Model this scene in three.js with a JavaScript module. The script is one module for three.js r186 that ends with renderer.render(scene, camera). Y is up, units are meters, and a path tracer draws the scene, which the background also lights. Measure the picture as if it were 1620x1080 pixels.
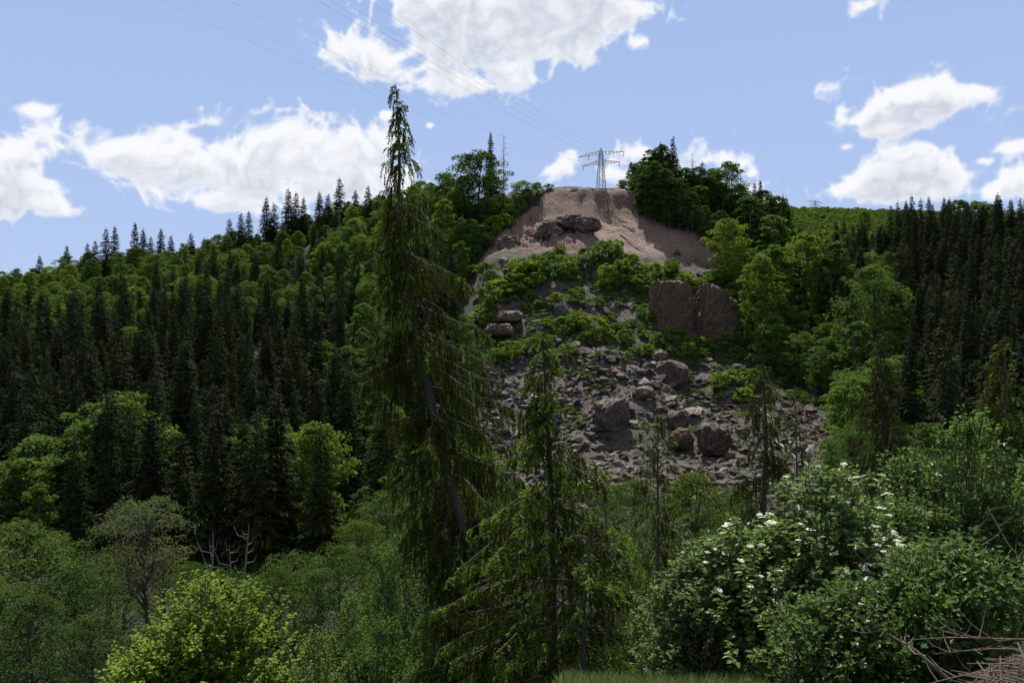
import * as THREE from 'three';
import { ConvexGeometry } from 'three/addons/geometries/ConvexGeometry.js';

// ------------------------------------------------------------------ camera, sky, sun, exposure
const scene = new THREE.Scene();
const camera = new THREE.PerspectiveCamera(46, 1024 / 682, 0.1, 9000);
camera.position.set(0, 0, 0);
camera.lookAt(0, 0, -100);
const renderer = new THREE.WebGLRenderer({ antialias: true });
renderer.toneMapping = THREE.LinearToneMapping;
renderer.toneMappingExposure = 1.9;
renderer.shadowMap.enabled = true;

const SUN = new THREE.Vector3(-0.03, 0.855, -0.515).normalize();
const sun = new THREE.DirectionalLight(new THREE.Color(1.0, 0.955, 0.87), 5);
sun.name = 'sun';
sun.position.copy(SUN).multiplyScalar(900);
sun.target.position.set(0, 0, 0);
sun.castShadow = true;
Object.assign(sun.shadow.camera, { left: -520, right: 520, top: 520, bottom: -520, near: 10, far: 2200 });
sun.shadow.mapSize.set(4096, 4096);
scene.add(sun, sun.target);

// ------------------------------------------------------------------ small tools
const F = 540 / Math.tan(THREE.MathUtils.degToRad(23));      // focal length in photograph pixels
const V = (x, y, z) => new THREE.Vector3(x, y, z);
const clamp = (x, a = 0, b = 1) => Math.min(b, Math.max(a, x));
const smooth = (a, b, x) => { const t = clamp((x - a) / (b - a)); return t * t * (3 - 2 * t); };
const mix = (a, b, t) => a + (b - a) * t;
function rng(seed) { let a = seed >>> 0; return () => { a = (a + 0x6d2b79f5) | 0; let t = Math.imul(a ^ (a >>> 15), 1 | a); t = (t + Math.imul(t ^ (t >>> 7), 61 | t)) ^ t; return ((t ^ (t >>> 14)) >>> 0) / 4294967296; }; }
const PERM = new Uint8Array(512), GRAD = new Float32Array(256);
{ const r = rng(77); const p = [...Array(256).keys()]; for (let i = 255; i > 0; i--) { const j = Math.floor(r() * (i + 1)); [p[i], p[j]] = [p[j], p[i]]; } for (let i = 0; i < 512; i++) PERM[i] = p[i & 255]; for (let i = 0; i < 256; i++) GRAD[i] = r() * 2 - 1; }
function vnoise(x, y, z = 0) {       // value noise, -1..1
  const xi = Math.floor(x), yi = Math.floor(y), zi = Math.floor(z); let fx = x - xi, fy = y - yi, fz = z - zi;
  fx = fx * fx * fx * (fx * (fx * 6 - 15) + 10); fy = fy * fy * fy * (fy * (fy * 6 - 15) + 10); fz = fz * fz * (3 - 2 * fz);
  const X = xi & 255, Y = yi & 255, Z = zi & 255, A = PERM[X] + Y, B = PERM[X + 1 & 255] + Y;
  const g = (a, k) => GRAD[PERM[(PERM[a & 255] + k) & 255]];
  const l = (a, b, t) => a + (b - a) * t;
  return l(l(l(g(A, Z), g(B, Z), fx), l(g(A + 1, Z), g(B + 1, Z), fx), fy), l(l(g(A, Z + 1), g(B, Z + 1), fx), l(g(A + 1, Z + 1), g(B + 1, Z + 1), fx), fy), fz);
}
function fbm(x, y, z, oct, gain = 0.5) { let s = 0, a = 1, n = 0; for (let i = 0; i < oct; i++) { s += a * vnoise(x, y, z); n += a; a *= gain; x = x * 2.03 + 17.1; y = y * 2.03 + 5.3; z = z * 2.03 + 9.7; } return s / n; }
const lin = (c) => (c /= 255) <= 0.04045 ? c / 12.92 : Math.pow((c + 0.055) / 1.055, 2.4);
const at = (px, py, d) => V((px - 810) / F * d, (540 - py) / F * d, -d);

// ------------------------------------------------------------------ the sky: clear air and fair-weather cumulus all round
{
  const W = 4096, Hh = 2048, half = Hh / 2, data = new Float32Array(W * Hh * 4), field = new Float32Array(W * half);
  const deg = 180 / Math.PI;
  const blob = (az, el, rx, ry, k = 1) => {      // degrees; azimuth 0 is straight ahead, positive to the right
    const c = Math.cos(el / deg), y0 = Math.max(0, Math.floor((el - 2.4 * ry) / 90 * half)), y1 = Math.min(half - 1, Math.ceil((el + 2.4 * ry) / 90 * half));
    for (let y = y0; y <= y1; y++) {
      const v = ((y + 0.5) / half * 90 - el) / ry, w = Math.ceil(2.4 * rx / Math.max(0.15, c) / 360 * W), xc = Math.round(((az - 90) / 360 + 0.5) * W);
      for (let i = -w; i <= w; i++) {
        const u = i / W * 360 * c / rx, q = u * u + v * v; if (q > 5.5) continue;
        const x = ((xc + i) % W + W) % W; field[y * W + x] += k * Math.exp(-1.25 * q);
      }
    }
  };
  const pb = (px, py, rx, ry, k) => { const h = Math.hypot(F, px - 810); blob(Math.atan2(px - 810, F) * deg, Math.atan2(540 - py, h) * deg, rx / h * deg, ry / h * deg, k); };
  for (const b of [
    [525, 72, 42, 32], [585, 90, 46, 34], [610, 110, 34, 22], [690, 50, 62, 60], [760, 85, 70, 60], [715, 135, 52, 18], [825, 130, 34, 20], [850, 60, 80, 52], [800, 10, 160, 40], [925, 45, 55, 40], [925, 92, 32, 14], [990, 14, 60, 22], [1012, 66, 20, 12], [660, 5, 40, 30], [790, -70, 230, 60], [950, -50, 100, 40],
    [178, 232, 42, 34], [240, 262, 74, 46], [330, 244, 74, 42], [415, 232, 70, 48], [478, 206, 52, 40], [555, 238, 64, 44], [605, 250, 46, 56], [400, 296, 110, 38], [335, 322, 90, 18], [530, 290, 86, 38], [600, 315, 60, 30],
    [14, 232, 52, 44], [40, 285, 56, 42], [105, 332, 44, 16], [88, 198, 46, 26], [10, 320, 80, 28], [52, 172, 26, 10], [-60, 280, 70, 60],
    [1435, 150, 56, 30], [1500, 146, 54, 24], [1370, 186, 62, 26], [1312, 138, 30, 20], [1400, 207, 50, 10], [1540, 148, 22, 14], [1465, 166, 84, 26, 0.5], [1440, 278, 84, 32, 0.6], [1400, 180, 50, 24, 0.5], [1480, 170, 60, 18, 0.7], [1440, 150, 50, 26, 0.5], [1500, 150, 40, 20, 0.5],
    [1438, 250, 54, 40], [1482, 268, 42, 34], [1385, 284, 64, 24], [1335, 302, 40, 12], [1420, 305, 80, 24], [1570, 300, 52, 18], [1625, 288, 50, 28], [1690, 280, 60, 30],
    [1608, 232, 42, 11], [1340, 233, 15, 8], [1366, 12, 30, 18], [1556, 254, 12, 6], [1210, 322, 30, 10],
    [888, 266, 34, 20], [903, 242, 14, 9], [998, 240, 32, 24], [1030, 272, 54, 28], [1118, 242, 42, 26], [1164, 256, 36, 22], [1192, 272, 16, 12], [960, 275, 30, 16],
    [610, 180, 13, 8], [680, 198, 12, 5], [1150, 300, 60, 20],
  ]) pb(...b);
  const r = rng(4021);                                              // the same kind of cumulus over the rest of the sky
  for (let k = 0; k < 92; k++) {
    const az = 38 + r() * 284, el = 6 + 78 * Math.pow(r(), 1.25), s = (2.2 + 4.2 * r()) * (0.6 + el / 60);
    const n = 4 + Math.floor(r() * 7);
    for (let j = 0; j < n; j++) blob(az + (r() - 0.5) * s * 3.2 / Math.max(0.2, Math.cos(el / deg)), el + (r() - 0.35) * s * 0.9, s * (0.5 + 0.7 * r()), s * (0.3 + 0.4 * r()));
  }
  for (let k = 0; k < 26; k++) {                                     // and above the frame
    const az = -36 + r() * 72, el = 30 + 50 * r(), s = (2.2 + 4 * r()) * (0.6 + el / 60);
    for (let j = 0; j < 7; j++) blob(az + (r() - 0.5) * s * 3 / Math.max(0.2, Math.cos(el / deg)), el + (r() - 0.35) * s, s * (0.5 + 0.7 * r()), s * (0.3 + 0.4 * r()));
  }
  const dens = new Float32Array(W * half).fill(-1), fine = new Float32Array(W * half);
  for (let y = 0; y < half; y++) {
    const el = (y + 0.5) / half * Math.PI / 2, ce = Math.cos(el), se = Math.sin(el);
    for (let x = 0; x < W; x++) {
      const i = y * W + x, f = field[i]; if (f < 0.06) continue;
      const a = ((x + 0.5) / W - 0.5) * 2 * Math.PI, dx = ce * Math.cos(a), dz = ce * Math.sin(a);
      const wx = fbm(dx * 14 + 7, se * 14, dz * 14, 2) * 0.03, n = fbm((dx + wx) * 24, (se + wx) * 30, (dz - wx) * 24, 7, 0.64); fine[i] = n;
      const big = Math.abs(vnoise(dx * 34 + 40, se * 40, dz * 34)) ;
      let puff = 0; for (let o = 0, q = 36, g = 0.5; o < 4; o++, q *= 2.07, g *= 0.55) puff += g * (0.42 - Math.abs(vnoise((dx + wx) * q + 11 * o, (se + wx) * q * 1.15, (dz - wx) * q)) * 1.7);
      dens[i] = Math.min(f, 1.5 + 0.25 * (f - 1.5)) + n * 0.75 + puff * 0.95 + (0.2 - big) * 0.25 - 0.3;
    }
  }
  const above = new Float32Array(W);
  for (let y = half - 1; y >= 0; y--) {
    const el = (y + 0.5) / half * 90;
    const t = Math.pow(clamp(el / 90), 0.55);
    // clear sky: pale towards the horizon, deeper blue overhead
    const sky = [mix(lin(194), lin(117), t), mix(lin(214), lin(155), t), mix(lin(247), lin(222), t)].map((v) => v / 1.9);
    for (let x = 0; x < W; x++) {
      const i = y * W + x, D = dens[i], cover = smooth(-0.06, 0.6, D), thick = smooth(0.15, 1.5, D), up = y + 7 < half ? dens[i + 7 * W] : D, relief = clamp((D - up) * 1.5, -0.6, 0.6);
      above[x] = above[x] * 0.972 + clamp(D, 0, 1.2) * 0.03;
      const grey = clamp(thick * (1 - Math.exp(-above[x] * 1.7)) * 0.85 - relief * 0.42 * smooth(0.1, 0.7, D) - fine[i] * 0.2 * thick, 0, 0.9);
      const b = [mix(0.96, 0.5, grey), mix(0.97, 0.55, grey), mix(1.0, 0.68, grey)].map((v) => v / 1.9);
      const o = ((half + y) * W + x) * 4, cv = cover * (0.93 + 0.07 * thick);
      for (let k = 0; k < 3; k++) data[o + k] = mix(sky[k], b[k], cv);
      data[o + 3] = 1;
    }
  }
  for (let i = 0; i < W * half; i++) { data[i * 4] = 0.16; data[i * 4 + 1] = 0.19; data[i * 4 + 2] = 0.17; data[i * 4 + 3] = 1; }
  const tex = new THREE.DataTexture(data, W, Hh, THREE.RGBAFormat, THREE.FloatType);
  tex.mapping = THREE.EquirectangularReflectionMapping; tex.magFilter = tex.minFilter = THREE.LinearFilter; tex.needsUpdate = true;
  scene.background = tex; scene.environment = tex;
}

// ------------------------------------------------------------------ terrain
// near bank (depth, height above the eye), then the far valley side as columns of (depth, row in the photograph)
const BANK = [[-200, 55], [-60, 14], [-8, -1.2], [0, -1.7], [3, -1.95], [6, -2.95], [8, -3.65], [9.5, -4.15], [11, -4.8], [13, -6.05], [15, -7.2], [20, -10.3], [25, -13.5], [40, -22], [55, -29], [70, -33.4]];
const COLUMNS = [
  [-300, [[95, -35], [128, 885], [180, 765], [240, 665], [320, 585], [420, 525], [520, 520], [700, 545], [1200, 545], [4000, 541]]],
  [0, [[95, -35], [128, 880], [180, 742], [240, 632], [320, 540], [420, 474], [520, 470], [700, 500], [1200, 530], [4000, 541]]],
  [200, [[95, -35], [128, 880], [180, 730], [240, 612], [320, 512], [420, 440], [500, 440], [700, 480], [1200, 525], [4000, 541]]],
  [400, [[95, -35], [128, 885], [180, 715], [240, 590], [320, 480], [400, 412], [480, 414], [700, 470], [1200, 520], [4000, 541]]],
  [560, [[95, -35], [128, 890], [180, 710], [240, 570], [300, 465], [380, 365], [450, 368], [700, 430], [1200, 510], [4000, 541]]],
  [700, [[95, -35], [128, 890], [180, 720], [240, 570], [295, 440], [340, 352], [400, 335], [500, 350], [1200, 490], [4000, 541]]],
  [800, [[95, -35], [128, 890], [185, 745], [225, 615], [262, 495], [294, 398], [318, 345], [334, 310], [350, 309], [400, 320], [1200, 490], [4000, 541]]],
  [900, [[95, -35], [128, 890], [185, 745], [225, 606], [262, 490], [292, 394], [326, 316], [331, 299], [345, 297], [400, 312], [1200, 480], [4000, 541]]],
  [985, [[95, -35], [128, 890], [185, 745], [225, 610], [262, 495], [292, 398], [326, 322], [331, 302], [345, 299], [400, 312], [1200, 470], [4000, 541]]],
  [1110, [[95, -33], [128, 890], [185, 748], [225, 625], [262, 508], [295, 404], [325, 342], [345, 330], [400, 335], [1200, 400], [4000, 541]]],
  [1250, [[95, -31], [128, 865], [185, 735], [230, 610], [280, 500], [330, 420], [380, 388], [450, 392], [600, 392], [760, 356], [900, 344], [1200, 360], [4000, 541]]],
  [1450, [[95, -26], [130, 790], [180, 655], [230, 555], [290, 462], [350, 402], [420, 392], [600, 392], [760, 358], [900, 350], [1200, 365], [4000, 541]]],
  [1620, [[95, -24], [130, 770], [180, 640], [230, 545], [290, 455], [350, 402], [420, 390], [600, 390], [900, 362], [1200, 372], [4000, 541]]],
  [1950, [[95, -22], [130, 750], [180, 620], [230, 530], [290, 445], [350, 400], [420, 388], [600, 390], [900, 370], [1200, 380], [4000, 541]]],
].map(([px, rows]) => [px, [...BANK, ...rows.map(([d, v]) => [d, v < 0 ? v : (540 - v) / F * d])]]);
function profile(p, d) {
  let i = 0; while (i < p.length - 2 && d > p[i + 1][0]) i++;
  const a = p[Math.max(0, i - 1)], b = p[i], c = p[i + 1], e = p[Math.min(p.length - 1, i + 2)];
  const h = c[0] - b[0], t = clamp((d - b[0]) / h), s = (c[1] - b[1]) / h;
  const s0 = i > 0 ? (b[1] - a[1]) / (b[0] - a[0]) : s, s2 = i < p.length - 2 ? (e[1] - c[1]) / (e[0] - c[0]) : s;
  const m = (u, v) => u * v <= 0 ? 0 : 2 * u * v / (u + v), m0 = m(s0, s), m1 = m(s, s2);
  const t2 = t * t, t3 = t2 * t;
  return (2 * t3 - 3 * t2 + 1) * b[1] + (t3 - 2 * t2 + t) * h * m0 + (-2 * t3 + 3 * t2) * c[1] + (t3 - t2) * h * m1;
}
const colOf = (x, z) => z < -1 ? clamp(810 + F * x / -z, -300, 1950) : 810;
// outline of the slip, as (column, depth): scar at the top, spilled debris below
const SLIP = [[780, 160], [762, 215], [752, 262], [750, 290], [790, 306], [830, 320], [866, 331], [900, 333], [980, 333], [1012, 330], [1060, 321], [1108, 308], [1142, 294], [1170, 270], [1185, 240], [1248, 224], [1310, 206], [1330, 186], [1310, 160], [1000, 156], [790, 156]];
function inSlip(px, d) { let w = false; for (let i = 0, j = SLIP.length - 1; i < SLIP.length; j = i++) { const [xi, yi] = SLIP[i], [xj, yj] = SLIP[j]; if ((yi > d) !== (yj > d) && px < (xj - xi) * (d - yi) / (yj - yi) + xi) w = !w; } return w; }
const slipMask = (px, d) => { let s = 0; for (const [a, b] of [[0, 0], [9, 0], [-9, 0], [0, 2.5], [0, -2.5]]) s += inSlip(px + a, d + b) ? 0.2 : 0; return s; };
function H(x, z) {
  const d = -z, px = colOf(x, z);
  let i = 0; while (i < COLUMNS.length - 2 && px > COLUMNS[i + 1][0]) i++;
  const [a, A] = COLUMNS[i], [b, B] = COLUMNS[i + 1];
  let y = d < 70 ? profile(A, d) : mix(profile(A, d), profile(B, d), smooth(0, 1, (px - a) / (b - a)));
  y += fbm(x / 26, z / 26, 3.3, 3) * 1.6 * smooth(60, 150, d) + fbm(x / 3, z / 3, 1.7, 2) * 0.12 * smooth(4, 10, d);
  if (d > 150 && d < 352 && px > 680 && px < 1340) {
    const m = slipMask(px, d);
    if (m > 0) {
      const scar = smooth(288, 300, d), rock = Math.exp(-(((px - 880) / 62) ** 2 + ((d - 305) / 10) ** 2)) + 0.8 * Math.exp(-(((px - 812) / 26) ** 2 + ((d - 296) / 6) ** 2));
      const low = 1 - scar, edge = 752 + (d - 292) / 39 * 114;
      y -= m * 2.6 * smooth(2, 30, px - edge + 6 * vnoise(d / 4, 2.2)) * smooth(290, 304, d) * (1 - smooth(319, 331, d + 3 * vnoise(px / 14, 7.7))) * smooth(1075, 1000, px);
      y += m * low * (fbm(x / 13, z / 13, 8, 3) * 2.6 + Math.abs(fbm(x / 4.4, z / 4.4, 2, 3)) * 1.3);
      // scar: rills running down the face, rock ledges that stand proud
      y += m * scar * (-0.8 * Math.abs(fbm(x / 9 + 0.05 * d, z / 14, 6, 4)) - 0.16 * Math.abs(fbm(x / 2.6, z / 10, 4, 3)) + 1.5 * fbm(x / 8, z / 8, 13, 5, 0.58));
      y += m * smooth(0.12, 0.7, rock) * (0.6 + 7.5 * Math.abs(fbm(x / 5.5, z / 4, 5, 5, 0.6)));
    }
  }
  return y;
}

// ------------------------------------------------------------------ textures and materials
function noiseTexture(size, oct, f0, lo, hi, seed, tint = [1, 1, 1]) {
  const d = new Uint8Array(size * size * 4), T = 2 * Math.PI;
  for (let y = 0; y < size; y++) for (let x = 0; x < size; x++) {
    const u = x / size, v = y / size;
    // tiling by blending four shifted copies
    const g = (a, b) => fbm(a * f0 + seed, b * f0, seed * 1.7, oct, 0.62);
    const bx = smooth(0.75, 1, u), by = smooth(0.75, 1, v);
    const n = mix(mix(g(u, v), g(u - 1, v), bx), mix(g(u, v - 1), g(u - 1, v - 1), bx), by);
    const k = clamp(mix(lo, hi, clamp(n * 0.9 + 0.5)), 0, 1);
    const o = (y * size + x) * 4; for (let c = 0; c < 3; c++) d[o + c] = clamp(k * tint[c]) * 255; d[o + 3] = 255;
  }
  const t = new THREE.DataTexture(d, size, size); t.wrapS = t.wrapT = THREE.RepeatWrapping; t.magFilter = THREE.LinearFilter; t.minFilter = THREE.LinearMipmapLinearFilter; t.generateMipmaps = true; t.needsUpdate = true; return t;
}
const grain = noiseTexture(512, 6, 9, 0.45, 1.0, 3.1); grain.colorSpace = THREE.SRGBColorSpace;
const relief = noiseTexture(512, 6, 12, 0, 1, 8.3);
const RGB = (r, g, b) => new THREE.Color().setRGB(r, g, b);
const foliage = (r, g, b, through = 0.45, rough = 0.95) => { const m = new THREE.MeshPhysicalMaterial({ color: RGB(r, g, b), vertexColors: true, roughness: rough, transmission: through, thickness: 0, side: THREE.DoubleSide, flatShading: true, specularIntensity: 0.14 }); return m; };
const M = {
  soil: new THREE.MeshStandardMaterial({ vertexColors: true, roughness: 0.95, map: grain, bumpMap: relief, bumpScale: 0.16 }),
  floor: new THREE.MeshStandardMaterial({ vertexColors: true, roughness: 1, map: grain, bumpMap: relief, bumpScale: 0.4 }),
  bark: new THREE.MeshStandardMaterial({ color: RGB(0.062, 0.049, 0.039), roughness: 0.95 }),
  paleBark: new THREE.MeshStandardMaterial({ color: RGB(0.1, 0.09, 0.078), roughness: 0.95 }),
  deadWood: new THREE.MeshStandardMaterial({ color: RGB(0.21, 0.175, 0.155), roughness: 0.95 }),
  brush: new THREE.MeshStandardMaterial({ color: RGB(0.08, 0.056, 0.044), roughness: 0.95 }),
  greyWood: new THREE.MeshStandardMaterial({ color: RGB(0.13, 0.115, 0.105), roughness: 0.95 }),
  steel: new THREE.MeshStandardMaterial({ color: RGB(0.2, 0.215, 0.225), roughness: 0.55, metalness: 0.6 }),
  insulator: new THREE.MeshStandardMaterial({ color: RGB(0.12, 0.07, 0.05), roughness: 0.3 }),
  cable: new THREE.MeshStandardMaterial({ color: RGB(0.34, 0.36, 0.39), roughness: 0.7 }),
  blossom: new THREE.MeshPhysicalMaterial({ color: RGB(0.78, 0.78, 0.62), roughness: 0.9, transmission: 0.3, thickness: 0, side: THREE.DoubleSide, flatShading: true }),
  // greens: material colour times the leaf's own colour
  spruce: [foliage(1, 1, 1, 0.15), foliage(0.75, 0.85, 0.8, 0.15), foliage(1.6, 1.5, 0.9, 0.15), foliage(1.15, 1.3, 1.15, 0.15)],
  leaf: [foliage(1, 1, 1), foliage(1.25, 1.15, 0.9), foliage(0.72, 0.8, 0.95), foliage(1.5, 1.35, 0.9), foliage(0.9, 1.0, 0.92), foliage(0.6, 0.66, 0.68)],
  hero: foliage(1, 1, 1, 0.35),
};

// ------------------------------------------------------------------ mesh builder
class GB {
  constructor() { this.p = new Float32Array(3000); this.c = new Float32Array(3000); this.i = new Uint32Array(3000); this.n = 0; this.k = 0; }
  v(x, y, z, c) {
    if (this.n * 3 + 3 > this.p.length) { const g = (a) => { const b = new Float32Array(a.length * 2); b.set(a); return b; }; this.p = g(this.p); this.c = g(this.c); }
    const o = this.n * 3; this.p[o] = x; this.p[o + 1] = y; this.p[o + 2] = z; this.c[o] = c[0]; this.c[o + 1] = c[1]; this.c[o + 2] = c[2]; return this.n++;
  }
  t(a, b, c) { if (this.k + 3 > this.i.length) { const b2 = new Uint32Array(this.i.length * 2); b2.set(this.i); this.i = b2; } this.i[this.k++] = a; this.i[this.k++] = b; this.i[this.k++] = c; }
  tri(a, b, c, col) { this.t(this.v(a.x, a.y, a.z, col), this.v(b.x, b.y, b.z, col), this.v(c.x, c.y, c.z, col)); }
  // a folded leaf: base, direction (length in it), side (half width in it), fold along the midrib
  leaf(b, d, s, f, col) {
    const o = this.v(b.x, b.y, b.z, col), e = this.v(b.x + d.x, b.y + d.y, b.z + d.z, col), mx = b.x + d.x * 0.45 + f.x, my = b.y + d.y * 0.45 + f.y, mz = b.z + d.z * 0.45 + f.z;
    const l = this.v(mx + s.x, my + s.y, mz + s.z, col), r = this.v(mx - s.x, my - s.y, mz - s.z, col);
    this.t(o, e, l); this.t(o, r, e);
  }
  oval(b, d, s, f, col) {
    const P = (t, w, k) => this.v(b.x + d.x * t + s.x * w + f.x * k, b.y + d.y * t + s.y * w + f.y * k, b.z + d.z * t + s.z * w + f.z * k, col);
    const o = P(0, 0, 0), e = P(1, 0, -0.4), a = P(0.28, 0.85, 1), c = P(0.68, 0.8, 0.9), g = P(0.28, -0.85, 1), h = P(0.68, -0.8, 0.9);
    this.t(o, c, a); this.t(o, e, c); this.t(o, h, e); this.t(o, g, h);
  }
  tube(pts, rad, sides, col) {
    let prev = null; const a = V(), u = V(), w = V();
    for (let k = 0; k < pts.length; k++) {
      a.subVectors(pts[Math.min(pts.length - 1, k + 1)], pts[Math.max(0, k - 1)]).normalize();
      u.set(0.31, 0.2, 0.93).cross(a); if (u.lengthSq() < 0.01) u.set(1, 0, 0).cross(a); u.normalize(); w.crossVectors(a, u);
      const ring = [], R = rad[k];
      for (let s = 0; s < sides; s++) { const t = s / sides * 2 * Math.PI, c = Math.cos(t) * R, n = Math.sin(t) * R; ring.push(this.v(pts[k].x + u.x * c + w.x * n, pts[k].y + u.y * c + w.y * n, pts[k].z + u.z * c + w.z * n, col)); }
      if (prev) for (let s = 0; s < sides; s++) { const q = (s + 1) % sides; this.t(prev[s], prev[q], ring[s]); this.t(prev[q], ring[q], ring[s]); }
      prev = ring;
    }
  }
  build(normals = false) {
    const g = new THREE.BufferGeometry();
    g.setAttribute('position', new THREE.BufferAttribute(this.p.slice(0, this.n * 3), 3));
    g.setAttribute('color', new THREE.BufferAttribute(this.c.slice(0, this.n * 3), 3));
    g.setIndex(new THREE.BufferAttribute(this.i.slice(0, this.k), 1));
    if (normals) g.computeVertexNormals();
    return g;
  }
}
const names = new Map();
function numbered(n) { const k = names.get(n) ?? 0; names.set(n, k + 1); return k ? `${n}_${String(k).padStart(3, '0')}` : n; }
function shade(o) { o.traverse((m) => { if (m.isMesh) { m.castShadow = true; m.receiveShadow = true; } }); return o; }
function mesh(name, g, m, parent) { const o = new THREE.Mesh(g, m); o.name = name; parent?.add(o); o.castShadow = o.receiveShadow = true; return o; }
function thing(name, label, category, p, group) {
  const o = new THREE.Group(); o.name = numbered(name); o.position.copy(p); o.userData = { label, category }; if (group) o.userData.group = group; scene.add(o); return o;
}
function single(name, g, m, label, category, p, group) { const o = mesh(numbered(name), g, m, scene); o.position.copy(p); o.userData = { label, category }; if (group) o.userData.group = group; return o; }
function structure(name, g, m) { const o = mesh(name, g, m, scene); o.userData = { kind: 'structure' }; return o; }
const vary = (c, r, a = 0.25) => { const k = 1 + (r() * 2 - 1) * a, h = 1 + (r() * 2 - 1) * a * 0.5; return [c[0] * k * h, c[1] * k, c[2] * k / h]; };
const onUnit = (r, o = V()) => { const z = r() * 2 - 1, a = r() * 6.2832, s = Math.sqrt(1 - z * z); return o.set(s * Math.cos(a), z, s * Math.sin(a)); };

// ------------------------------------------------------------------ ground sheets
function sheet(cols, rows, lift, color, keep, uvScale) {
  const g = new GB(), uv = [], id = [];
  rows.forEach((z, j) => { id.push([]); cols.forEach((px, i) => { const x = (px - 810) / F * Math.max(-z, 30), d = -z, y = H(x, z) + lift(px, d); id[j].push(g.v(x, y, z, color(px, d, x, z))); uv.push(x / uvScale, (y * 0.9 - z) / uvScale); }); });
  for (let j = 0; j + 1 < rows.length; j++) for (let i = 0; i + 1 < cols.length; i++) {
    if (!keep((cols[i] + cols[i + 1]) / 2, -(rows[j] + rows[j + 1]) / 2)) continue;
    g.t(id[j][i], id[j][i + 1], id[j + 1][i]); g.t(id[j][i + 1], id[j + 1][i + 1], id[j + 1][i]);
  }
  const b = g.build(true); b.setAttribute('uv', new THREE.BufferAttribute(new Float32Array(uv), 2)); return b;
}
{
  const cols = [], rows = [];
  for (let p = -4200; p < -150; p += 270) cols.push(p); for (let p = -150; p < 1770; p += 15) cols.push(p); for (let p = 1770; p <= 5900; p += 270) cols.push(p);
  for (let z = 150; z > 0; z -= 15) rows.push(z); for (let z = 0; z > -30; z -= 0.75) rows.push(z); for (let z = -30; z > -170; z -= 2.5) rows.push(z); for (let z = -170; z > -350; z -= 2) rows.push(z); for (let z = -350; z > -500; z -= 6) rows.push(z); for (let z = -500, s = 12; z > -4200; z -= s, s *= 1.09) rows.push(z);
  const floorColor = (px, d, x, z) => { const n = fbm(x / 7, z / 7, 2, 3) * 0.5 + 0.5; return d < 40 ? [mix(0.05, 0.05, n), mix(0.05, 0.085, n), 0.024] : [mix(0.035, 0.028, n), mix(0.032, 0.045, n), 0.018]; };
  structure('hillside', sheet(cols, rows.reverse().reverse(), (px, d) => -3.5 * (inSlip(px, d) && inSlip(px + 16, d) && inSlip(px - 16, d) && inSlip(px, d + 3) && inSlip(px, d - 3) ? 1 : 0), floorColor, () => true, 5), M.floor);
}
{
  const cols = [], rows = [];
  for (let p = 690; p <= 1332; p += 2) cols.push(p); for (let z = -154; z > -335; z -= 0.7) rows.push(z);
  const color = (px, d, x, z) => {
    const n = fbm(x / 9, z / 9, 4, 4) * 0.5 + 0.5, f = fbm(x / 1.3, z / 1.3, 9, 3) * 0.5 + 0.5, scar = smooth(286, 297, d);
    const turf = smooth(0.52, 0.66, fbm(x / 8, z / 8, 31, 4) * 0.5 + 0.5 + 0.10 * smooth(230, 252, d) - 0.08) * (1 - scar);
    const dry = mix(0.82, 1.12, f);
    const deb = [mix(0.068, 0.104, n) * dry, mix(0.053, 0.076, n) * dry, mix(0.044, 0.061, n) * dry], band = 0.97 + 0.08 * vnoise(H(x, z) * 0.8 + n * 2, x / 30);
    const soil = [mix(0.22, 0.275, n) * dry * band, mix(0.138, 0.17, n) * dry * band, mix(0.104, 0.126, n) * dry * band];
    return [0, 1, 2].map((k) => mix(mix(deb[k], soil[k], scar), [0.075, 0.098, 0.036][k] * dry, turf * 0.85));
  };
  structure('landslide_ground', sheet(cols, rows, () => 0.02, color, (px, d) => inSlip(px, d) && d < 334, 4), M.soil);
}
const ground = (px, d, sink = 0) => { const x = (px - 810) / F * d; return V(x, H(x, -d) - sink, -d); };

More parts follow.
